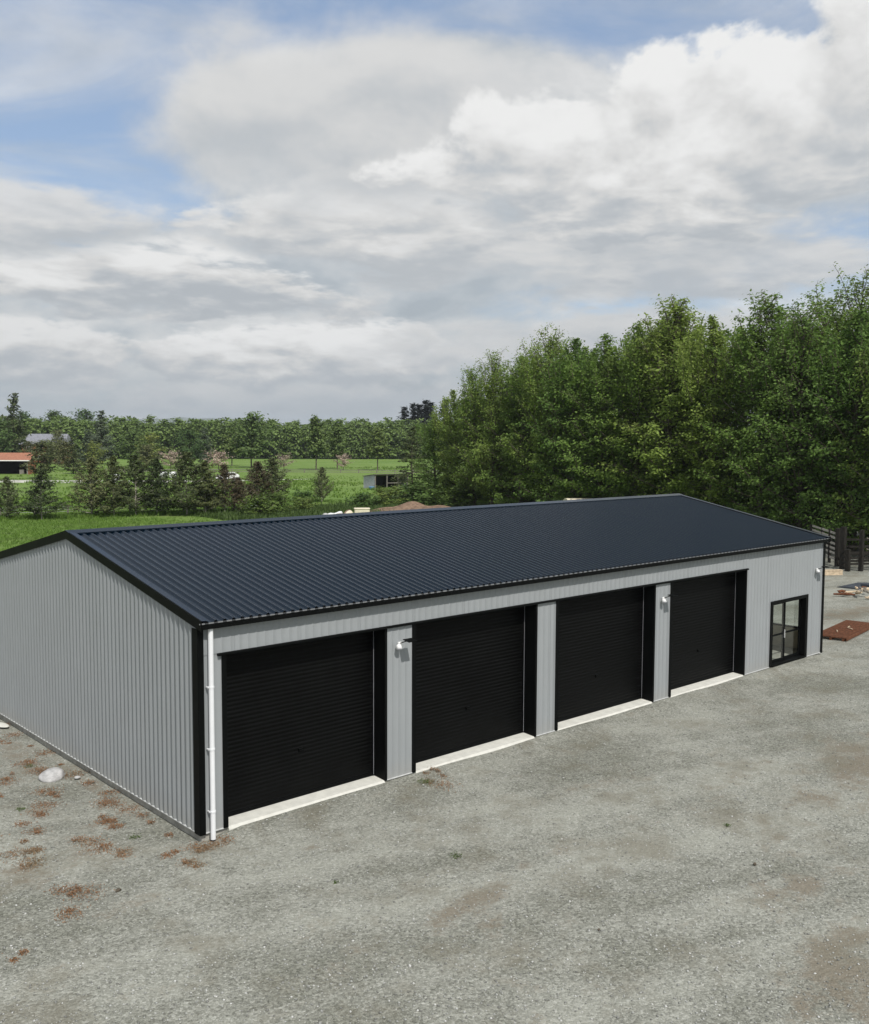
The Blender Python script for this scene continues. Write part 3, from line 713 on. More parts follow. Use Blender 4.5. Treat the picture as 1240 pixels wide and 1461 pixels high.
# ------------------------------------------------------------------ plants
def unit(v): return v / np.maximum(1e-9, np.linalg.norm(v, axis=-1, keepdims=True))
def leaf_quads(P, N, r, ln, wd):
    """one small diamond per leaf: centres P, normals N"""
    n = len(P)
    a = unit(np.cross(N, r.normal(size=(n, 3)))); b = np.cross(N, a)
    s = r.uniform(.65, 1.25, (n, 1)); a = a * ln * s; b = b * wd * s
    V = np.stack([P - a, P + b * r.uniform(.7, 1.1, (n, 1)) - a * .15, P + a, P - b * r.uniform(.7, 1.1, (n, 1)) - a * .15], 1).reshape(-1, 3)
    return V, np.arange(4 * n).reshape(n, 4)
def tubes_np(lines, sides=5):
    V = []; F = []; k = 0
    ang = np.linspace(0, 2 * np.pi, sides + 1)[:-1]
    for pts, rad in lines:
        pts = np.asarray(pts, float); m = len(pts)
        d = unit(np.gradient(pts, axis=0)); ref = np.where(np.abs(d[:, 2:]) > .9, [[1., 0, 0]], [[0, 0, 1.]])
        s = unit(np.cross(d, ref)); t = np.cross(s, d)
        ring = pts[:, None] + np.asarray(rad)[:, None, None] * (np.cos(ang)[None, :, None] * s[:, None] + np.sin(ang)[None, :, None] * t[:, None])
        V.append(ring.reshape(-1, 3)); I = k + np.arange(m * sides).reshape(m, sides)
        J = np.roll(I, -1, 1)
        F.append(np.stack([I[:-1], J[:-1], J[1:], I[1:]], -1).reshape(-1, 4)); k += m * sides
    return np.concatenate(V), np.concatenate(F)
def grow(seed, H, cb, Rr, prof, limbs, twigs, per, ln, wd, up=(15, 60), curve=.25, jit=.3, trunk_r=.016, flat=.5, leaders=0, sub_wood=True, lean=.02, thin=.55):
    """trunk, limbs and twigs; leaves gather along the twigs. cb = crown base (share of height)"""
    r = np.random.default_rng(seed)
    tz = np.linspace(0, H * .985, 9); ph = r.uniform(0, 6.28, 2)
    tp = np.stack([np.sin(tz / H * 5 + ph[0]) * lean * H * tz / H, np.cos(tz / H * 4 + ph[1]) * lean * H * tz / H, tz], 1)
    tp[0, :2] = 0
    lines = [(tp, np.maximum(.012, H * trunk_r * (1 - tz / H) ** .8))]
    P = []; N = []; az = r.uniform(0, 6.28)
    for i in range(limbs):
        t = (i + r.uniform(.1, .9)) / limbs; z = H * (cb + (1 - cb) * t * .97)
        az += 2.399 + r.normal() * .35
        L = Rr * prof(t) * r.uniform(.7, 1.18)
        base = np.array([np.interp(z, tz, tp[:, k]) for k in range(3)])
        el = math.radians(up[0] + (up[1] - up[0]) * t + r.normal() * 7)
        dr = np.array([math.cos(az) * math.cos(el), math.sin(az) * math.cos(el), math.sin(el)])
        u = np.linspace(0, 1, 5)[:, None]
        lp = base + dr * L * u + np.array([0, 0, 1.]) * (u ** 2) * curve * L + r.normal(size=(5, 3)) * .03 * L * u
        lp[:, 2] = np.maximum(lp[:, 2], .12)
        lr = H * trunk_r * .42 * (1 - t * .7) * (1 - u[:, 0] * .85) + .006
        lines.append((lp, lr))
        nt = max(2, int(twigs * (.4 + .6 * L / Rr)))
        for j in range(nt):
            f = .18 + .82 * (j + r.random()) / nt
            b = np.array([np.interp(f, u[:, 0], lp[:, k]) for k in range(3)])
            dv = unit(dr * .6 + r.normal(size=3) * np.array([.8, .8, .28]) + np.array([0, 0, .10 + curve * .4]))
            tl = L * r.uniform(.22, .42) * (1.15 - .5 * f) + ln
            if sub_wood and tl > .5: lines.append((np.stack([b, b + dv * tl * .5, b + dv * tl]), np.array([.018, .012, .006]) * H / 18))
            m = max(1, int(per * r.uniform(.6, 1.3) * (1.12 - thin * t)))
            q = r.random((m, 1)) ** .75
            c = b + dv * tl * q + r.normal(size=(m, 3)) * jit * np.array([1.1, 1.1, .45]) * (.5 + .5 * tl)
            out = unit(c - np.array([tp[0, 0], tp[0, 1], z - .25 * H * (1 - t) * 0 - 1.0]))
            P.append(c); N.append(unit(r.normal(size=(m, 3)) * .55 + out * .85 + np.array([0, 0, flat])))
    for i in range(leaders):                                # thin bare-tipped shoots that stand above the crown
        a = r.uniform(0, 6.28); rr = math.sqrt(r.uniform(0, .50)) * Rr; z0 = H * (r.uniform(.66, .84) - .10 * rr / Rr); Ls = H * r.uniform(.10, .20)
        b = np.array([math.cos(a) * rr, math.sin(a) * rr, z0]); e = b + np.array([r.normal() * .3 + math.cos(a) * .22 * Ls, r.normal() * .3 + math.sin(a) * .22 * Ls, Ls])
        lines.append((np.stack([b, (b + e) / 2, e]), np.array([.035, .022, .006])))
        m = int(per * r.uniform(2.0, 4.5)); q = r.random((m, 1)) ** 1.2
        P.append(b + (e - b) * q + r.normal(size=(m, 3)) * .42 * (1.05 - .8 * q)); N.append(unit(r.normal(size=(m, 3)) + np.array([0, 0, .4])))
    P = np.concatenate(P); N = np.concatenate(N); P[:, 2] = np.maximum(P[:, 2], .05)
    return tubes_np(lines), leaf_quads(P, N, r, ln, wd)
def proto(name, wood_mat, leaf_mat_, args):
    (wv, wf), (lv, lf) = grow(**args)
    return (np_mesh(name + '_trunk', wv, wf, M[wood_mat], True), np_mesh(name + '_crown', lv, lf, M[leaf_mat_]), args['H'])
def plant(name, label, cat, pr, x, y, h, rz, group=None, wide=1., z=GZ):
    t = thing(name, label, cat, (x, y, z - .02), rz, group)
    s = h / pr[2]; t.scale = (s * wide, s * wide, s)
    link('trunk', pr[0], t); link('crown', pr[1], t)
    return t
belt_prof = lambda t: (.80 + .20 * min(1, t * 4)) * (1 - t ** 1.9) ** .85 + .03
cone = lambda t: (1 - t) ** .85 * min(1, .55 + t * 4) + .05
dome = lambda t: math.sqrt(max(0, 1 - (max(0, t - .25) / .78) ** 2)) * min(1, .6 + t * 2.5)
column = lambda t: (min(1, .5 + t * 3)) * (1 - t ** 3) + .05
belt = [proto('belt_%d' % i, 'bark', 'leaf_belt', dict(seed=20 + i, H=18., cb=.035 + .015 * (i % 3), Rr=(4.3, 5.0, 4.0, 4.7, 3.8)[i], prof=(belt_prof, dome, belt_prof, belt_prof, dome)[i], limbs=64, twigs=13, per=38, ln=.130, wd=.086, up=(2, 66), curve=.28, jit=.28, leaders=22, thin=.86)) for i in range(5)]
# front row of the shelterbelt: x, y, height
ROW = [(72.8, 73.6, 11.8), (71.9, 69.2, 14.6), (70.9, 64.6, 16.0), (69.9, 60.0, 16.9), (68.9, 55.6, 17.8), (67.9, 51.0, 18.4), (67.0, 46.6, 18.9),
       (65.9, 41.8, 18.9), (65.0, 37.3, 19.5), (64.1, 33.0, 20.2), (63.1, 28.6, 19.2), (62.0, 23.6, 19.3), (61.1, 19.4, 17.5), (60.2, 15.2, 18.2), (59.2, 10.8, 17.4), (58.2, 6.2, 19.0)]
ORD = ['first', 'second', 'third', 'fourth', 'fifth', 'sixth', 'seventh', 'eighth', 'ninth', 'tenth', 'eleventh', 'twelfth', 'thirteenth', 'fourteenth', 'fifteenth', 'sixteenth']
rt = random.Random(11)
for i, (x, y, h) in enumerate(ROW):
    plant('shelterbelt_tree', 'tall leafy green tree, %s from the left in the front row behind the shed' % ORD[i], 'tree', belt[(i * 2 + i // 5) % 5],
          x + rt.uniform(-.6, .6), y + rt.uniform(-.6, .6), h * .965, rt.uniform(0, 6.28), 'front row of the shelterbelt', rt.uniform(.92, 1.25))
for k, (off, n) in enumerate(((4.6, 15), (9.2, 14))):
    for i in range(n):
        q = (i + .5) / n; x = 74.0 - 15.2 * q + off * .98; y = 71.5 - 64. * q + rt.uniform(-1, 1)
        h = (15.0 if q < .12 else 17.2 if q < .3 else 18.6) * rt.uniform(.93, 1.06)
        plant('shelterbelt_tree', 'leafy green tree half hidden behind the front row of the shelterbelt', 'tree', belt[(i * 3 + k) % 5], x + rt.uniform(-.7, .7), y, h, rt.uniform(0, 6.28), 'rear rows of the shelterbelt', rt.uniform(.95, 1.15))

# conifers and bushes along the paddock fence
con = [proto('paddock_conifer_%d' % i, 'bark_pale', m, dict(seed=50 + i, H=6., cb=cb, Rr=rr, prof=cone, limbs=58, twigs=10, per=19, ln=.135, wd=.055, up=u, curve=c, jit=.14, trunk_r=.013, flat=.3, sub_wood=False, lean=.01))
       for i, (m, cb, rr, u, c) in enumerate((('leaf_dark', .06, 2.7, (5, 45), .15), ('leaf_olive', .04, 2.6, (15, 60), .30), ('leaf_dark', .08, 2.3, (0, 50), .2), ('leaf_brown', .06, 2.9, (20, 60), .25)))]
CON = [(24.3, 82.7, 4.2, 1, 1.0, 'small olive conifer cut by the left edge of the photo, in the paddock fence row'),
       (26.8, 80.6, 4.9, 0, 1.15, 'dark cone shaped conifer standing alone left of the fence row cluster'),
       (32.0, 80.9, 6.0, 1, 1.1, 'pale tipped olive conifer at the left end of the fence row cluster'),
       (33.6, 79.2, 6.2, 2, .9, 'slim dark conifer with pale trunk beside the pale tipped one in the fence row'),
       (35.9, 79.1, 6.3, 0, 1.0, 'broad dark conifer in the middle of the fence row cluster'),
       (38.0, 78.5, 5.9, 2, 1.05, 'narrow dark conifer right of the broad middle one in the fence row'),
       (40.4, 76.6, 6.6, 0, 1.2, 'tallest dark conifer of the fence row, right of its middle'),
       (42.0, 75.6, 5.6, 2, 1.2, 'dark conifer just right of the tallest one in the fence row'),
       (44.3, 75.6, 5.2, 3, 1.0, 'brownish conifer near the right end of the fence row'),
       (45.2, 74.2, 3.9, 3, 1.1, 'low brownish conifer with pale trunk at the right end of the fence row'),
       (50.2, 78.4, 5.4, 3, 1.1, 'brownish bushy conifer behind the shed ridge, left one of a pair'),
       (52.6, 79.2, 5.8, 1, 1.25, 'olive bushy conifer behind the shed ridge, right one of a pair'),
       (63.8, 85.2, 4.4, 1, .9, 'lone thin olive conifer in the field above the rubbish pile')]
for i, (x, y, h, k, wd_, lab) in enumerate(CON):
    plant('conifer', lab, 'tree', con[k], x, y, h, i * 1.3, 'conifers along the paddock fence', wd_)
spr = proto('spruce', 'bark', 'leaf_dark', dict(seed=70, H=10., cb=.04, Rr=2.9, prof=cone, limbs=60, twigs=10, per=16, ln=.17, wd=.06, up=(-12, 35), curve=-.08, jit=.16, trunk_r=.014, sub_wood=False))
plant('spruce', 'dark spreading spruce beside the small iron shelter', 'tree', spr, 76.6, 82.4, 9.9, .4, wide=1.15)
plant('spruce', 'dark spruce half hidden between the spreading spruce and the shelterbelt', 'tree', spr, 80.5, 79.0, 9.0, 2.4)
bus = proto('bush', 'bark', 'leaf_bush', dict(seed=75, H=1.6, cb=.05, Rr=1.5, prof=dome, limbs=22, twigs=8, per=13, ln=.12, wd=.07, up=(10, 70), curve=.2, jit=.22, trunk_r=.02, sub_wood=False))
BUSH = [(44.6, 69.3, 1.5, 1.5, 'low green bush behind the shed below the brownish conifers'), (47.4, 70.6, 1.7, 1.4, 'low green bush right of the fence row behind the shed'), (52.0, 72.2, 1.1, 1.6, 'low green bush left of the rubbish pile'),
        (60.4, 72.6, 1.2, 1.7, 'low green bush at the left foot of the soil mound'), (64.4, 73.2, 1.6, 1.7, 'green bush behind the soil mound, left one'), (67.6, 70.4, 1.9, 1.7, 'green bush behind the soil mound, right one'),
        (69.0, 65.2, 1.7, 1.7, 'green bush at the foot of the leftmost shelterbelt trees'), (57.2, 79.5, 1.3, 1.5, 'low bush in the grass below the lone thin conifer')]
for i, (x, y, h, wd_, lab) in enumerate(BUSH):
    plant('bush', lab, 'bush', bus, x, y, h, i * 1.1, 'low bushes behind the shed', wd_)

# field trees between the fence row and the far wood
fld = [proto('field_tree_%d' % i, 'bark', m, dict(seed=80 + i, H=12., cb=cb, Rr=rr, prof=pf, limbs=34, twigs=9, per=13, ln=.34, wd=.24, up=(10, 65), curve=.25, jit=.40, trunk_r=.015, sub_wood=False))
       for i, (m, cb, rr, pf) in enumerate((('leaf_mid', .22, 4.6, dome), ('leaf_mid', .28, 2.9, belt_prof), ('leaf_yellow', .08, 6.5, dome), ('leaf_olive', .10, 4.4, dome)))]
fcon = [proto('field_conifer_%d' % i, 'bark', m, dict(seed=90 + i, H=14., cb=.05, Rr=rr, prof=cone, limbs=52, twigs=8, per=9, ln=.42, wd=.18, up=u, curve=.1, jit=.30, trunk_r=.013, sub_wood=False))
        for i, (m, rr, u) in enumerate((('leaf_blue', 3.6, (0, 45)), ('leaf_dark', 3.2, (0, 45)), ('leaf_black', 2.1, (30, 70))))]
pnk = proto('blossom_tree', 'bark', 'leaf_pink', dict(seed=95, H=3.2, cb=.36, Rr=2.5, prof=dome, limbs=20, twigs=8, per=9, ln=.17, wd=.12, up=(0, 60), curve=.1, jit=.25, trunk_r=.03, sub_wood=False))
FIELD = [('field_tree', fld[0], 129.7, 209.3, 12.8, 1.2, 'large round leafy tree in the field above the left of the roof'),
         ('field_tree', fld[1], 130.7, 181.3, 13.2, .95, 'upright leafy tree with bare trunk in the field left of the last blossom tree'),
         ('field_tree', fld[1], 142.9, 172.5, 10.6, 1.1, 'thin trunked leafy tree in the field above the iron shelter'),
         ('field_tree', fld[1], 140.6, 186.0, 11.5, 1.0, 'leafy tree in the field right behind the last blossom tree'),
         ('field_tree', fld[3], 63.4, 179.2, 6.6, 1.5, 'round olive tree right beside the orange roofed barn'),
         ('field_tree', fld[3], 58.8, 208.0, 8.0, 1.2, 'olive tree behind the orange roofed barn at the left edge'),
         ('field_tree', fld[2], 119.5, 248.6, 7.4, 1.25, 'broad yellow green tree below the left part of the wood'),
         ('field_tree', fld[2], 98.0, 235.0, 5.6, 1.1, 'small yellow green tree left of the broad yellow green one'),
         ('field_conifer', fcon[0], 115.3, 270.0, 16.2, 1.15, 'tall grey green conifer with thin tip left of the yellow green tree'),
         ('field_conifer', fcon[0], 108.0, 262.0, 10.5, 1.2, 'grey green conifer half hidden beside the tall grey green one'),
         ('field_conifer', fcon[1], 77.0, 197.0, 7.9, 1.25, 'dark conifer between the olive tree and the grey green conifers'),
         ('field_conifer', fcon[1], 89.6, 269.3, 20.4, .95, 'very tall dark pointed conifer at the left edge above the barn'),
         ('field_tree', fld[0], 82.0, 262.0, 11.5, 1.2, 'leafy tree at the left edge beside the very tall conifer'),
         ('field_tree', fld[3], 84.7, 221.0, 6.4, 1.3, 'olive leafy tree just right of the dark conifer beside the barn'),
         ('field_conifer', fcon[0], 97.6, 238.6, 9.3, 1.3, 'grey green conifer below the tall grey green one'),
         ('field_tree', fld[0], 108.0, 235.0, 8.6, 1.3, 'leafy tree left of the broad yellow green tree'),
         ('field_tree', fld[3], 99.0, 207.0, 5.6, 1.5, 'low olive tree left of the leftmost blossom tree'),
         ('field_tree', fld[0], 124.5, 232.5, 8.9, 1.3, 'leafy tree right of the broad yellow green tree'),
         ('field_conifer', fcon[0], 133.0, 240.0, 11.0, 1.2, 'grey green conifer between the two left blossom trees'),
         ('field_tree', fld[1], 136.0, 230.0, 10.4, 1.2, 'leafy tree behind the second blossom tree'),
         ('field_tree', fld[0], 151.4, 401.0, 16.6, 1.1, 'round topped tree behind the grey roofed house, left one'),
         ('field_tree', fld[0], 163.8, 397.4, 17.4, 1.0, 'round topped tree behind the grey roofed house, right one'),
         ('field_tree', fld[0], 140.0, 404.0, 16.0, 1.0, 'round topped tree behind the very tall pointed conifer'),
         ('field_tree', fld[3], 99.3, 286.3, 6.0, 1.3, 'leafy bush hiding the left half of the grey roofed house front'),
         ('field_tree', fld[0], 104.6, 282.3, 5.9, 1.5, 'leafy bush hiding the right half of the grey roofed house front'),
         ('field_tree', fld[3], 104.5, 276.0, 9.0, .9, 'leafy tree standing in front of the middle of the grey roofed house')]
for i, (nm, pr, x, y, h, wd_, lab) in enumerate(FIELD):
    plant(nm, lab, 'tree', pr, x, y, h, i * 1.7, 'trees in the field', wd_)
for i, (x, y, h, wd_, lab) in enumerate(((102.6, 201.6, 3.6, 1.15, 'leftmost pink blossom tree in the field'), (111.7, 195.0, 3.6, 1.1, 'second pink blossom tree from the left in the field'),
                                         (124.4, 185.9, 3.0, 1.0, 'third pink blossom tree from the left in the field'), (136.1, 177.4, 3.1, .9, 'rightmost pink blossom tree in the field'))):
    plant('blossom_tree', lab, 'tree', pnk, x, y, h, i * 2.1, 'pink blossom trees in the field', wd_)
for i, (x, y, h) in enumerate(((268, 311, 22.0), (271, 308, 23.4), (273.5, 306, 23.0), (276, 304, 25.0), (278, 303.5, 24.0), (282, 299.5, 25.2))):
    plant('cypress', 'tall blackish cypress above the wood, %s from the left in its clump' % ORD[i], 'tree', fcon[2], x, y, h, i, 'blackish cypresses above the wood', 1.5)

# the far wood: one mass of crowns
def far_wood():
    r = np.random.default_rng(9)
    src = [grow(seed=100 + i, H=15., cb=.02, Rr=3.8, prof=belt_prof if i % 2 else dome, limbs=24, twigs=7, per=9, ln=.55, wd=.40, up=(10, 65), curve=.25, jit=.50, sub_wood=False) for i in range(5)]
    A = np.array([86., 372.]); B = np.array([300., 240.]); dn = unit(B - A); pn = np.array([-dn[1], dn[0]])
    LV, LF, WV, WF = [], [], [], []; nl = nw = 0
    for row in range(4):
        n = 72
        for i in range(n):
            p = A + (B - A) * ((i + r.uniform(-.35, .35)) / n) + pn * (row * 7 + r.uniform(-1.5, 1.5))
            h = r.uniform(11.4, 14.2) + row * .45
            (wv, wf), (lv, lf) = src[r.integers(5)]
            a = r.uniform(0, 6.28); c, s_ = math.cos(a), math.sin(a); k = h / 15.; wq = k * r.uniform(.9, 1.25)
            Rm = np.array([[c * wq, -s_ * wq, 0], [s_ * wq, c * wq, 0], [0, 0, k]])
            T = np.array([p[0], p[1], GZ - .1])
            if row < 3 or True:
                LV.append(lv @ Rm.T + T); LF.append(lf + nl); nl += len(lv)
            if row == 0:
                m_ = 45; WV.append(wv[:m_] @ Rm.T + T); WF.append(wf[(wf < m_).all(1)] + nw); nw += m_
    wo = tag(empty('far_wood', (0, 0, 0)), 'long green wood closing off the field along the horizon', 'wood', kind='stuff')
    link('crown', np_mesh('far_wood_crown', np.concatenate(LV), np.concatenate(LF), M['leaf_wood']), wo)
    link('trunk', np_mesh('far_wood_trunk', np.concatenate(WV), np.concatenate(WF), M['bark']), wo)
    for c_ in wo.children: c_['kind'] = 'stuff'
far_wood()

# pasture grass: tufts and longer seed-heads over the near field
def tufts(name, label, n, seed, region, hgt, wdt, mat, blades=4):
    r = np.random.default_rng(seed)
    x, y = region(r, n); n = len(x)
    sc_ = r.uniform(.5, 1.3, n)
    V = []; 
    for b in range(blades):
        a = r.uniform(0, 6.28, n); l = r.uniform(.15, .6, n) * hgt * sc_; wv = wdt * sc_
        bx = x + r.normal(size=n) * .10; by = y + r.normal(size=n) * .10; ht = hgt * sc_ * r.uniform(.6, 1.1, n)
        px_, py_ = -np.sin(a) * wv, np.cos(a) * wv
        z0 = np.full(n, GZ - .02)
        V.append(np.stack([np.stack([bx - px_, by - py_, z0], 1), np.stack([bx + px_, by + py_, z0], 1), np.stack([bx + np.cos(a) * l, by + np.sin(a) * l, z0 + ht], 1)], 1))
    V = np.concatenate(V).reshape(-1, 3)
    return tag(link(name, np_mesh(name, V, np.arange(len(V)).reshape(-1, 3), M[mat])), label, 'grass', kind='stuff')
def near_field(r, n):
    ang = .7336 + r.uniform(-.45, .12, n * 2); dist = 44 + 86 * r.random(n * 2) ** .8
    x = -9.46 + dist * np.sin(ang); y = -17.45 + dist * np.cos(ang)
    ok = (y > 30) & (vnoise(x, y, 31, .25) + .6 * vnoise(x, y, 32, .9) > r.uniform(-1.0, .9, n * 2)); return x[ok][:n], y[ok][:n]
tufts('grass', 'bright green tufted grass of the near paddock', 52000, 41, near_field, .20, .035, 'grass_blade')
def far_field(r, n):
    ang = .7336 + r.uniform(-.46, .05, n * 2); dist = 125 + 150 * r.random(n * 2)
    x = -9.46 + dist * np.sin(ang); y = -17.45 + dist * np.cos(ang)
    ok = vnoise(x, y, 35, .11) + .7 * vnoise(x, y, 36, .4) > r.uniform(-.4, 1.3, n * 2); return x[ok][:n], y[ok][:n]
tufts('rough_grass', 'rough clumped grass of the far field', 15000, 44, far_field, .38, .10, 'grass_blade')
def fence_line(r, n):
    t = r.random(n); x = 20 + 34 * t + r.normal(size=n) * .9; y = 84.5 - 9. * t + r.normal(size=n) * 1.1; return x, y
tufts('long_grass', 'longer grass growing along the paddock fence', 5000, 42, fence_line, .42, .04, 'grass_blade')
def behind_shed(r, n):
    x = r.uniform(40, 68, n); y = 70 + r.normal(size=n) * 3.5 + (x - 55) * .12; return x, y
tufts('rank_weeds', 'rank green weeds behind the shed around the rubbish and soil', 7000, 43, behind_shed, .55, .07, 'weed_green')

# weeds on the gravel: rusty red mats and a few green plants
def weeds(name, label, spots, seed, mat, per):
    r = np.random.default_rng(seed); P = []; N = []
    for x, y, rad, h in spots:
        m = int(per * rad / .2); q = r.normal(size=(m, 2)) * rad * np.array([1.0, 1.0])
        px_, py_ = x + q[:, 0], y + q[:, 1]
        P.append(np.stack([px_, py_, yard_z(px_, py_) + r.random(m) * h], 1)); N.append(unit(r.normal(size=(m, 3)) * .6 + np.array([0, 0, 1.])))
    V, F = leaf_quads(np.concatenate(P), np.concatenate(N), r, .017, .010)
    return tag(link(name, np_mesh(name, V, F, M[mat])), label, 'weeds', kind='stuff')
SP = [(-.10, 11.0), (-.79, 7.33), (-1.63, 6.36), (-.82, 6.31), (-.30, 4.81), (-.28, 2.69), (-.30, 1.62), (-1.03, 1.87), (-.98, 2.33), (-1.86, 1.65), (-2.68, 1.70), (-2.90, 1.25), (-2.73, -.47),
      (-.63, -.12), (-.74, -.75), (-.16, -.22), (-4.41, -2.16), (-3.13, -1.16), (5.60, -.62), (6.15, -.30), (-1.2, 4.4), (-1.9, 3.6), (-.5, 3.4), (-2.3, 2.7), (-1.4, .6), (-1.7, 8.2), (-.6, 9.2), (-2.2, 5.2), (-3.4, 3.0), (.35, -.36), (-.25, 6.6), (-.22, 7.8), (-.3, 5.6), (-.2, 3.9), (-.25, 2.1), (-.3, .8), (-.28, 8.6), (-.25, 9.9)]
rw = random.Random(3)
weeds('rusty_weeds', 'rusty red low weeds scattered on the gravel beside the gable wall',
      [(x + rw.uniform(-.2, .2) * k, y + rw.uniform(-.3, .3) * k, math.exp(rw.uniform(-3.4, -1.7)), rw.choice((.02, .03, .06))) for x, y in SP for k in (0, 1, 2) if x + .4 * k < -.02 or y < -.2], 61, 'weed_rust', 380)
weeds('green_weeds', 'few small green weeds growing in the gravel', [(3.32, -3.92, .07, .05), (-.92, 6.9, .07, .06), (-.9, 1.1, .06, .05), (5.48, -.55, .09, .06), (8.6, -6.6, .04, .04), (-2.1, 4.1, .06, .04), (.9, -3.3, .03, .03)], 62, 'weed_green', 300)

# ------------------------------------------------------------------ things around the yard
rr_ = np.random.default_rng(77)
tag(link('boulder', rock_mesh('boulder', M['rock'], rr_, .30, .25, .17, 4, .28), None, (-.75, 5.75, -.13)), 'pale rounded boulder lying on the gravel beside the gable wall', 'rock')
tag(link('flat_stone', rock_mesh('flat_stone', M['cream_concrete'], rr_, .14, .34, .05, 3), None, (-.25, 10.9, -.14)), 'flat pale slab of stone at the foot of the gable wall by the left edge', 'rock')
tag(link('small_stone', rock_mesh('small_stone', M['rock'], rr_, .07, .06, .04, 3), None, (-.38, 5.25, -.13)), 'small white stone right beside the pale boulder', 'rock')
for i, (x, y, s_, lab) in enumerate(((1.9, -.42, .035, 'dark clod of earth by the sill of the first roller door'), (3.1, -7.6, .02, 'small dark clod on the gravel in the lower middle'), (7.3, -8.0, .03, 'dark clod left of the brown patch at the right'), (-2.2, -1.0, .03, 'dark clod among the rusty weeds at the left'))):
    tag(link('clod', rock_mesh('clod', M['clod'], rr_, s_ * 1.5, s_, s_, 2, .3), None, (x, y, -.13)), lab, 'clod', 'dark clods on the gravel')

# rusty steel grid lying flat past the far corner: bars on bearers
gr = thing('steel_grid', 'rusty flat grid of steel bars lying on the ground past the far corner', 'grid', (29.0, .55, -.14), .15)
bar_me = MB().box(-.022, .022, 0., 1.25, .10, .145).mesh('bar', M['rust'])
for k in range(64):
    link('bar', bar_me, gr, (.03 + k * .0655, 0, rr_.uniform(-.004, .004)))
for yb in (.12, .62, 1.16):
    MB().box(0., 4.2, yb - .045, yb + .045, -.01, .099).build('bearer', M['rust'], gr)
MB().box(-.02, 4.22, -.03, -.003, .03, .150).build('edge_rail', M['rust'], gr)
for i, (x, y, a, lab) in enumerate(((30.0, 1.4, .5, 'left'), (30.95, 1.3, 1.1, 'middle'), (31.25, 1.5, .2, 'right'))):
    st = MB().tube([(-.16, 0, 0), (-.03, .02, .02), (.10, -.01, .01), (.17, .03, .03)], [.014, .02, .017, .008], 6).build('stick', M['timber_pale'], None, True, (x, y, .025))
    st.rotation_euler = (0, 0, a); tag(st, 'pale broken stick on the rusty grid, the %s one' % lab, 'stick', 'sticks on the rusty grid')

# heap of broken timber and a root plate at the right edge
HEAP = (41.6, 5.0)
r2 = random.Random(21)
for i in range(30):
    a = r2.uniform(0, 6.28); rad = 1.9 * math.sqrt(r2.random()); L = r2.uniform(.35, 1.1); h = .45 * (1 - rad / 2.2)
    m = M[('timber_pale', 'timber_pale', 'rust', 'timber_grey')[i % 4]]
    o = MB().tube([(-L / 2, 0, 0), (-L * .1, r2.uniform(-.05, .05), .03), (L * .25, r2.uniform(-.05, .05), 0), (L / 2, 0, r2.uniform(0, .08))],
                  [r2.uniform(.04, .08), r2.uniform(.06, .11), r2.uniform(.05, .09), r2.uniform(.02, .05)], 6).build('timber_piece', m, None, False,
                  (HEAP[0] + math.cos(a) * rad * 1.1, HEAP[1] + math.sin(a) * rad * .8, -.06 + h * r2.random() ** .5))
    o.rotation_euler = (r2.uniform(-.2, .2), r2.uniform(-.35, .35), r2.uniform(0, 6.28))
    tag(o, 'broken piece of timber in the heap at the right edge', 'timber', 'broken timber heap at the right edge')
rt_ = thing('root_plate', 'brown upturned root plate behind the timber heap at the right edge', 'stump', (44.1, 5.75, -.15), .4)
link('root_ball', rock_mesh('root_ball', M['soil'], rr_, .50, .40, .62, 2, .5), rt_, (0, 0, .30))
for k in range(9):
    a = k * .7; MB().tube([(0, 0, .35), (math.cos(a) * .42, -.3, .4 + math.sin(a) * .36), (math.cos(a) * .75, -.45, .5 + math.sin(a) * .6)], [.07, .045, .012], 5).build('root', M['bark'], rt_)
tag(MB().prism([(-.16, 0), (.16, 0), (.16, .26), (-.16, .26)], -.75, .75).box(-.77, .77, -.18, .18, .262, .30).build('timber_beam', M['timber_pale'], None, False, (47.4, 10.3, -.14)), 'pale squared timber beam lying in front of the stockyard', 'beam')
bpy.data.objects['timber_beam'].rotation_euler = (0, 0, -.55)
tag(MB().prism([(-.7, 0), (.6, 0), (.5, .05), (0, .10), (-.6, .05)], -1.2, 1.2).build('shadow_sheet', plain('shadow_grey', (.055, .062, .075), .6, .3), None, False, (44.1, 7.1, -.14)), 'dark blue grey sheet painted as a shadow on the ground behind the timber heap', 'shadow_sheet')  # dark sheet laid in place of a shadow, shade held in its colour

# timber stockyard at the right edge
yard_ = thing('stockyard', 'timber stockyard of tall posts and rails, tree shade in its dark colour', 'stockyard')
def rails(p, q, zs, mat, wid=.03, tall=.13):
    for z in zs:
        MB().bar((p[0], p[1], z), (q[0], q[1], z + rr_.uniform(-.02, .02)), wid, tall).build('rail', mat, yard_)
def post(p, h, mat, wdt=.17):
    MB().box(p[0] - wdt / 2, p[0] + wdt / 2, p[1] - wdt / 2, p[1] + wdt / 2, -.3, h, .015).build('post', mat, yard_)
PA, PB, PC, PD, PE, PF, PG, PH = (54.6, 14.4), (51.6, 11.9), (50.7, 11.1), (49.9, 10.4), (50.6, 9.9), (51.3, 9.3), (52.3, 8.6), (53.4, 7.8)
for p, h, wd_ in ((PA, 2.0, .16), (PB, 2.3, .24), (PC, 2.5, .3), (PD, 1.2, .26), (PE, 2.4, .24), (PF, 2.3, .22), (PG, 2.2, .2), (PH, 2.2, .2), ((56.5, 16.2), 2.0, .16), ((53.0, 13.1), 2.1, .16)):
    post(p, h, M['timber_dark_shade'], wd_)
rails((56.6, 16.2), (51.7, 12.0), (.28, .60, .92, 1.24, 1.62, 1.90), M['timber_sunlit'])
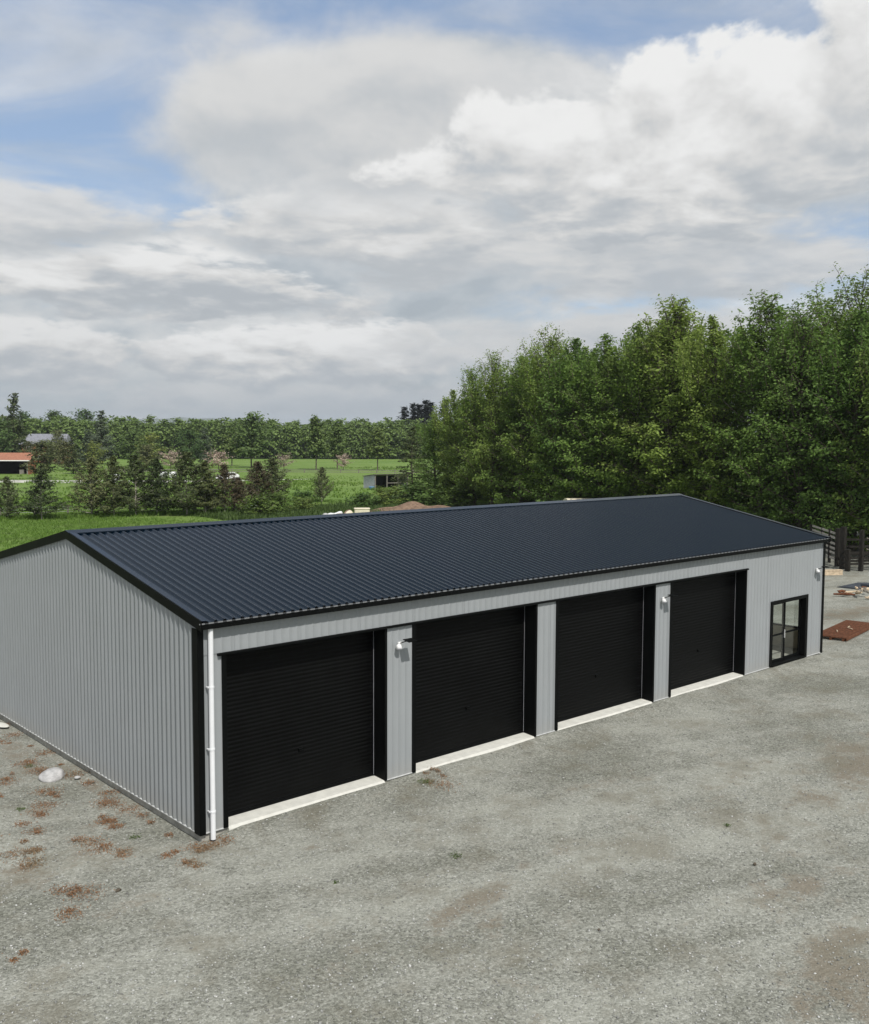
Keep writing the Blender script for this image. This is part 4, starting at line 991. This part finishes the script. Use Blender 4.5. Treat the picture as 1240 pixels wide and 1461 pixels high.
rails(PC, PD, (.3, .65, 1.0), M['timber_dark_shade'])
rails(PD, PE, (.3, .65, 1.0), M['timber_dark_shade']); rails(PE, PH, (.3, .65, 1.0, 1.4, 1.8), M['timber_dark_shade'])
rails(PC, (56.5, 6.6), (.35, .8, 1.25, 1.7), M['timber_dark_shade'])
pp = thing('pale_post', 'pale knobbly weathered post with stubs in the stockyard', 'post', (54.2, 10.9, -.2))
MB().tube([(0, 0, 0), (.03, 0, .6), (-.02, .01, 1.2), (.04, 0, 2.0), (.0, 0, 2.35)], [.10, .085, .09, .07, .05], 8).build('stem', M['bark_pale'], pp)
for k, z in enumerate((.7, 1.0, 1.35, 1.7, 2.0)):
    MB().bar((0, 0, z), (.24 * (-1) ** k, -.20 * (-1) ** k, z + .08), .06, .06).build('stub', M['bark_pale'], pp)

# paddock fence below the conifers
fn = thing('paddock_fence', 'post and wire paddock fence along the conifer row', 'fence')
FP = [(16.0, 88.2), (20.3, 87.0), (24.6, 85.8), (27.6, 84.6), (30.6, 83.6), (34.0, 82.6), (36.4, 81.6), (38.9, 80.4), (41.2, 78.9), (43.9, 77.6), (46.2, 76.9), (48.6, 76.0)]
for x, y in FP:
    MB().tube([(x, y, -.4), (x, y, .85 + rr_.uniform(-.08, .1))], .085, 7).build('post', M['timber_grey'], fn)
for z in (.25, .5, .75):
    MB().tube([(x, y, z + rr_.uniform(-.03, .03) - .02) for x, y in FP], .012, 4).build('wire', M['iron_grey'], fn)
br = MB().bar((-1.4, 0, .0), (1.4, 0, .42), .10, .10).build('fallen_rail', M['timber_grey'], None, False, (37.3, 80.1, -.12)); br.rotation_euler = (0, 0, -.55)
tag(br, 'loose pale rail leaning on the paddock fence below the narrow conifer', 'rail')

# iron shelter with open front
sh = thing('iron_shelter', 'small corrugated iron shelter with open dark front in the field', 'shelter', (92.4, 107.4, GZ - .02), -.12)
def corr(name, a, b, y, z0, z1f, mat, axis, parent, n=60):
    us = np.linspace(a, b, n); V = []
    for zf in (0, 1):
        for i, u in enumerate(us):
            o = .02 * math.sin(i * 2.1); z = z0 if zf == 0 else z1f(u)
            V.append((u, y + o, z) if axis == 'x' else (y + o, u, z))
    return link(name, np_mesh(name, np.array(V), np.array([(i, i + 1, n + i + 1, n + i) for i in range(n - 1)]), mat), parent)
slope_ = lambda y: 2.25 - .10 * (y + 1.5)
corr('end_wall', -1.7, 1.7, -3.2, 0, lambda y: slope_(y), M['iron_grey'], 'y', sh)
corr('end_wall', -1.7, 1.7, 3.2, 0, lambda y: slope_(y), M['iron_grey'], 'y', sh)
corr('back_wall', -3.2, 3.2, 1.7, 0, lambda x: slope_(1.7), M['timber_dark_shade'], 'x', sh)  # coloured dark so the open front looks shaded
MB().add([(-3.4, -1.95, slope_(-1.95) + .02), (3.4, -1.95, slope_(-1.95) + .02), (3.4, 1.9, slope_(1.9) + .02), (-3.4, 1.9, slope_(1.9) + .02), (-3.4, -1.95, slope_(-1.95) + .09), (3.4, -1.95, slope_(-1.95) + .09), (3.4, 1.9, slope_(1.9) + .09), (-3.4, 1.9, slope_(1.9) + .09)],
         [(3, 2, 1, 0), (4, 5, 6, 7), (0, 1, 5, 4), (1, 2, 6, 5), (2, 3, 7, 6), (3, 0, 4, 7)]).build('roof', M['timber_grey'], sh)
for x in (-3.1, -.9, 1.2, 3.1): MB().box(x - .07, x + .07, -1.78, -1.64, 0, 2.2).build('post', M['timber_grey'], sh)
MB().box(-.8, 3.1, -1.80, -1.75, .85, .97).build('rail', M['timber_grey'], sh)
tub = thing('feed_tub', 'light blue plastic tub beside the iron shelter', 'tub', (88.0, 105.6, GZ), 0)
MB().tube([(0, 0, 0), (0, 0, .30), (0, 0, .42)], [.34, .42, .45], 14).build('bowl', M['blue_plastic'], tub)
MB().tube([(0, 0, .40), (0, 0, .43)], [.46, .46], 14, False).build('rim', M['blue_plastic'], tub)

# orange barn at the left edge
bn = thing('orange_barn', 'low barn with orange roof and dark open bay at the left edge', 'barn', (63.6, 202.6, GZ - .02), -.62)
MB().box(-6.5, -.6, -.15, 0, 0, 3.0).build('wall', M['orange_brick'], bn)
MB().box(-6.5, -6.35, 0, 5.5, 0, 3.0).build('wall', M['orange_brick'], bn)
MB().box(5.55, 5.7, .0, 5.5, 0, 3.0).build('wall', M['orange_brick'], bn)
MB().box(-6.35, 5.55, 5.35, 5.5, 0, 3.0).build('wall', M['timber_dark_shade'], bn)
MB().box(5.25, 5.5, -.1, .15, 0, 3.0).build('post', M['timber_grey'], bn)
rb = MB().prism([(-.5, 2.95), (-.5, 3.08), (2.75, 4.65), (6.0, 3.08), (6.0, 2.95), (2.75, 4.5)], -6.9, 6.1).build('roof', M['orange_roof'], bn)
MB().box(-6.9, 6.1, -.56, -.501, 2.90, 3.10).build('gutter', M['white_paint'], rb)
MB().box(3.4, 4.3, 1.0, 1.8, 0, 1.1).build('crate', M['timber_grey'], bn)

# grey roofed house behind the trees
hs = thing('house', 'house with long grey roof and orange brick end among the trees', 'house', (104.2, 288.0, GZ), -.70)
MB().box(-6.4, 6.4, 0, 8, 0, 5.9).build('wall', M['orange_brick'], hs)
hr_ = MB().add([(-7, -.6, 5.8), (7, -.6, 5.8), (7, 8.6, 5.8), (-7, 8.6, 5.8), (-5.2, 4, 9.0), (6.6, 4, 9.0)], [(0, 1, 5, 4), (1, 2, 5), (2, 3, 4, 5), (3, 0, 4), (3, 2, 1, 0)]).build('roof', M['slate'], hs)
for x in (-4, -.6, 2.8):
    for z in (1.0, 3.7):
        wf_ = MB().box(x - .75, x + .75, -.06, -.003, z, z + 1.4).build('window', M['white_paint'], hs)
        MB().box(x - .62, x + .62, -.09, -.061, z + .12, z + 1.28).build('pane', M['car_glass'], wf_)
MB().box(4.4, 5.6, -.07, -.003, .1, 2.2).build('door', M['cream'], hs)

# white car behind the conifers
cr = thing('parked_car', 'white car parked on the gravel drive behind the brownish conifers', 'car', (86.4, 147.2, GZ + .02), -.62)
body = MB(); prof = [(-2.1, .35), (-2.15, .75), (-1.95, .95), (-1.1, 1.02), (-.55, 1.48), (1.15, 1.50), (1.95, 1.05), (2.1, .95), (2.12, .38)]
V = [(x, y * .84, z) for y in (-1, 1) for x, z in prof]; n = len(prof)
body.add(V, [tuple(range(n - 1, -1, -1)), tuple(range(n, 2 * n))] + [(i, (i + 1) % n, (i + 1) % n + n, i + n) for i in range(n)])
body.build('body', M['white_paint'], cr)
for y in (-.852, .852):
    MB().add([(-.92, y, 1.03), (-.45, y, 1.40), (.25, y, 1.42), (.25, y, 1.03)], [(0, 1, 2, 3)]).build('window', M['car_glass'], cr)
    MB().add([(.33, y, 1.03), (.33, y, 1.42), (1.10, y, 1.42), (1.65, y, 1.05)], [(0, 1, 2, 3)]).build('window', M['car_glass'], cr)
    for x in (-1.35, 1.35):
        wl = MB().tube([(x, y * .86, .33), (x, y * 1.02, .33)], .33, 16).build('wheel', M['rubber'], cr)
        MB().tube([(x, y * 1.021, .33), (x, y * 1.035, .33)], .19, 12).build('rim', M['iron_grey'], wl)
for y in (-.6, .6): MB().box(-2.19, -2.13, y - .16, y + .16, .66, .80).build('headlight', M['galv'], cr)
MB().add([(-1.06, -.70, 1.055), (-1.06, .70, 1.055), (-.60, .66, 1.46), (-.60, -.66, 1.46)], [(0, 1, 2, 3)]).build('windscreen', M['car_glass'], cr)

# wrapped bales
def bale(x, y, a, lab):
    o = MB().tube([(-.62, 0, .62), (-.58, 0, .62), (.58, 0, .62), (.62, 0, .62)], [.50, .62, .62, .50], 18).build('wrapped_bale', M['wrap'], None, True, (x, y, GZ - .03))
    o.rotation_euler = (0, 0, a); o.scale = (1, 1, 1.02); tag(o, lab, 'bale', 'white wrapped bales in the field')
bale(82.3, 165.0, .2, 'white wrapped bale behind the tallest fence row conifer, left one'); bale(83.9, 164.2, .5, 'white wrapped bale behind the tallest fence row conifer, right one')
bale(69.6, 158.6, -.5, 'white wrapped bale seen between the slim and the broad middle conifers')

# drive across the field
def drive():
    P = [(20, 196), (45, 180), (61.5, 162.4), (75, 152), (90, 144), (106, 140)]
    V = []; 
    for i, (x, y) in enumerate(P):
        dx, dy = (P[min(i + 1, 5)][0] - P[max(i - 1, 0)][0], P[min(i + 1, 5)][1] - P[max(i - 1, 0)][1]); l = math.hypot(dx, dy)
        for s_ in (-.9, .9): V.append((x - dy / l * s_, y + dx / l * s_, GZ + .12))
        for s_ in (-1.6, 1.6): V.append((x - dy / l * s_, y + dx / l * s_, GZ - .25))
    F = []
    for i in range(5):
        a = i * 4; b = a + 4
        F += [(a, b, b + 1, a + 1), (a + 2, b + 2, b, a), (a + 1, b + 1, b + 3, a + 3)]
    me = bpy.data.meshes.new('drive'); me.from_pydata(V, [], F); me.materials.append(plain('pale_drive_gravel', (.36, .36, .32), .95, .1, var=.2, scale=.6))
    return link('drive', me)
tag(drive(), 'pale gravel drive across the field', kind='structure')
f2 = thing('field_fence', 'weathered post and rail fence across the far field', 'fence')
for k in range(22):
    t_ = k / 21; x, y = 84 + 62 * t_, 196 - 58 * t_
    MB().box(x - .07, x + .07, y - .07, y + .07, GZ - .3, .95).build('post', M['timber_grey'], f2)
for z in (.30, .72):
    MB().bar((84, 196, z), (146, 138, z), .05, .12).build('rail', M['timber_grey'], f2)

# soil mound and rubbish behind the shed
def mound():
    n = 40; u = np.linspace(-1, 1, n); X, Y = np.meshgrid(u * 7., u * 3.2, indexing='ij')
    h = np.clip(1 - (X / 7.) ** 2 - (Y / 3.2) ** 2, 0, 1) ** .8
    Z = (1.0 * h * (1 + .35 * vnoise(X, Y, 12, 1.2)) + .10 * vnoise(X, Y, 13, 3.) * h) - .12 * (h <= 0)
    I = np.arange(n * n).reshape(n, n); F = np.stack([I[:-1, :-1], I[1:, :-1], I[1:, 1:], I[:-1, 1:]], -1).reshape(-1, 4)
    o = link('soil_mound', np_mesh('soil_mound', np.stack([X, Y, Z], -1).reshape(-1, 3), F, M['soil'], True)); o.location = (61.6, 62.6, GZ - .05); o.rotation_euler = (0, 0, -.72); return o
tag(mound(), 'low mound of brown soil behind the shed ridge', kind='structure')
cb_ = thing('cream_bin', 'cream box bin with lid on the rubbish behind the shed', 'bin', (51.6, 61.2, GZ - .02), -.6)
MB().box(-.75, .75, -.5, .5, 0, 1.0, .04).build('box', M['cream'], cb_); MB().box(-.80, .80, -.55, .55, 1.0, 1.10, .03).build('lid', M['cream'], cb_)
for i, (x, y, s_, m, lab) in enumerate(((50.2, 62.4, .50, 'soil', 'brown lump of rubbish left of the cream bin'), (49.6, 62.9, .42, 'wrap', 'white sack in the rubbish behind the shed'), (50.75, 61.8, .45, 'cream', 'pale lump of rubbish against the cream bin'), (49.0, 63.4, .34, 'rock', 'grey sack at the left end of the rubbish'))):
    tag(link('rubbish_sack', rock_mesh('rubbish_sack', M[m], rr_, s_ * 1.5, s_, s_ * 1.1, 3, .5), None, (x, y, GZ + .22)), lab, 'sack', 'rubbish behind the shed')
tl = thing('trailer', 'cream box trailer with rounded roof at the foot of the shelterbelt', 'trailer', (63.0, 42.6, GZ + .03), -.55)
MB().prism([(-.95, .55), (-.95, 1.9), (-.75, 2.3), (-.3, 2.48), (.3, 2.48), (.75, 2.3), (.95, 1.9), (.95, .55)], -1.3, 1.3).build('body', M['cream'], tl)
for y in (-.98, .98):
    MB().tube([(0, y - .1, .33), (0, y + .1, .33)], .33, 14).build('wheel', M['rubber'], tl)
MB().bar((1.3, 0, .5), (2.3, 0, .45), .1, .1).build('drawbar', M['iron_grey'], tl)

# far hills
def hills():
    n = 90; a = np.linspace(.7336 - .62, .7336 + .75, n); V = []; r = np.random.default_rng(4)
    prof = 165 + 24 * np.sin(a * 9 + .6) + 16 * np.sin(a * 23 + 2.0) + 9 * np.sin(a * 51 + .4) + 4 * r.normal(size=n)
    prof *= .55 + .60 * np.exp(-((a - .43) / .13) ** 2)
    for d_, hh in ((7200, 0.), (7600, .45), (8000, 1.), (8600, .5), (9200, 0.)):
        for k in range(n): V.append((-9.5 + d_ * math.sin(a[k]), -17.5 + d_ * math.cos(a[k]), GZ - .3 + prof[k] * hh * (1 if hh == 1 else .9 + .2 * math.sin(k * 1.7 + d_))))
    F = [(r_ * n + k, r_ * n + k + 1, (r_ + 1) * n + k + 1, (r_ + 1) * n + k) for r_ in range(4) for k in range(n - 1)]
    return link('hills', np_mesh('hills', np.array(V), np.array(F), plain('hill_slopes', (.10, .13, .09), .95, .1, var=.25, scale=.004), True))
tag(hills(), 'faint blue hills beyond the wood', kind='structure')

# thin air haze round everything
hz_m = bpy.data.materials.new('air'); hz_m.use_nodes = True; hz_m.node_tree.nodes.clear()
th = NT(hz_m.node_tree); pv = th.node('ShaderNodeVolumePrincipled')
pv.inputs['Color'].default_value = (.86, .93, 1, 1); pv.inputs['Density'].default_value = 1.2e-4; pv.inputs['Anisotropy'].default_value = .2
th.l.new(pv.outputs[0], th.node('ShaderNodeOutputMaterial').inputs['Volume'])
tag(MB().box(-9700, 9700, -9700, 9700, -1.6, 240.).build('haze', hz_m), 'thin bluish air haze over the land', 'haze', kind='stuff')
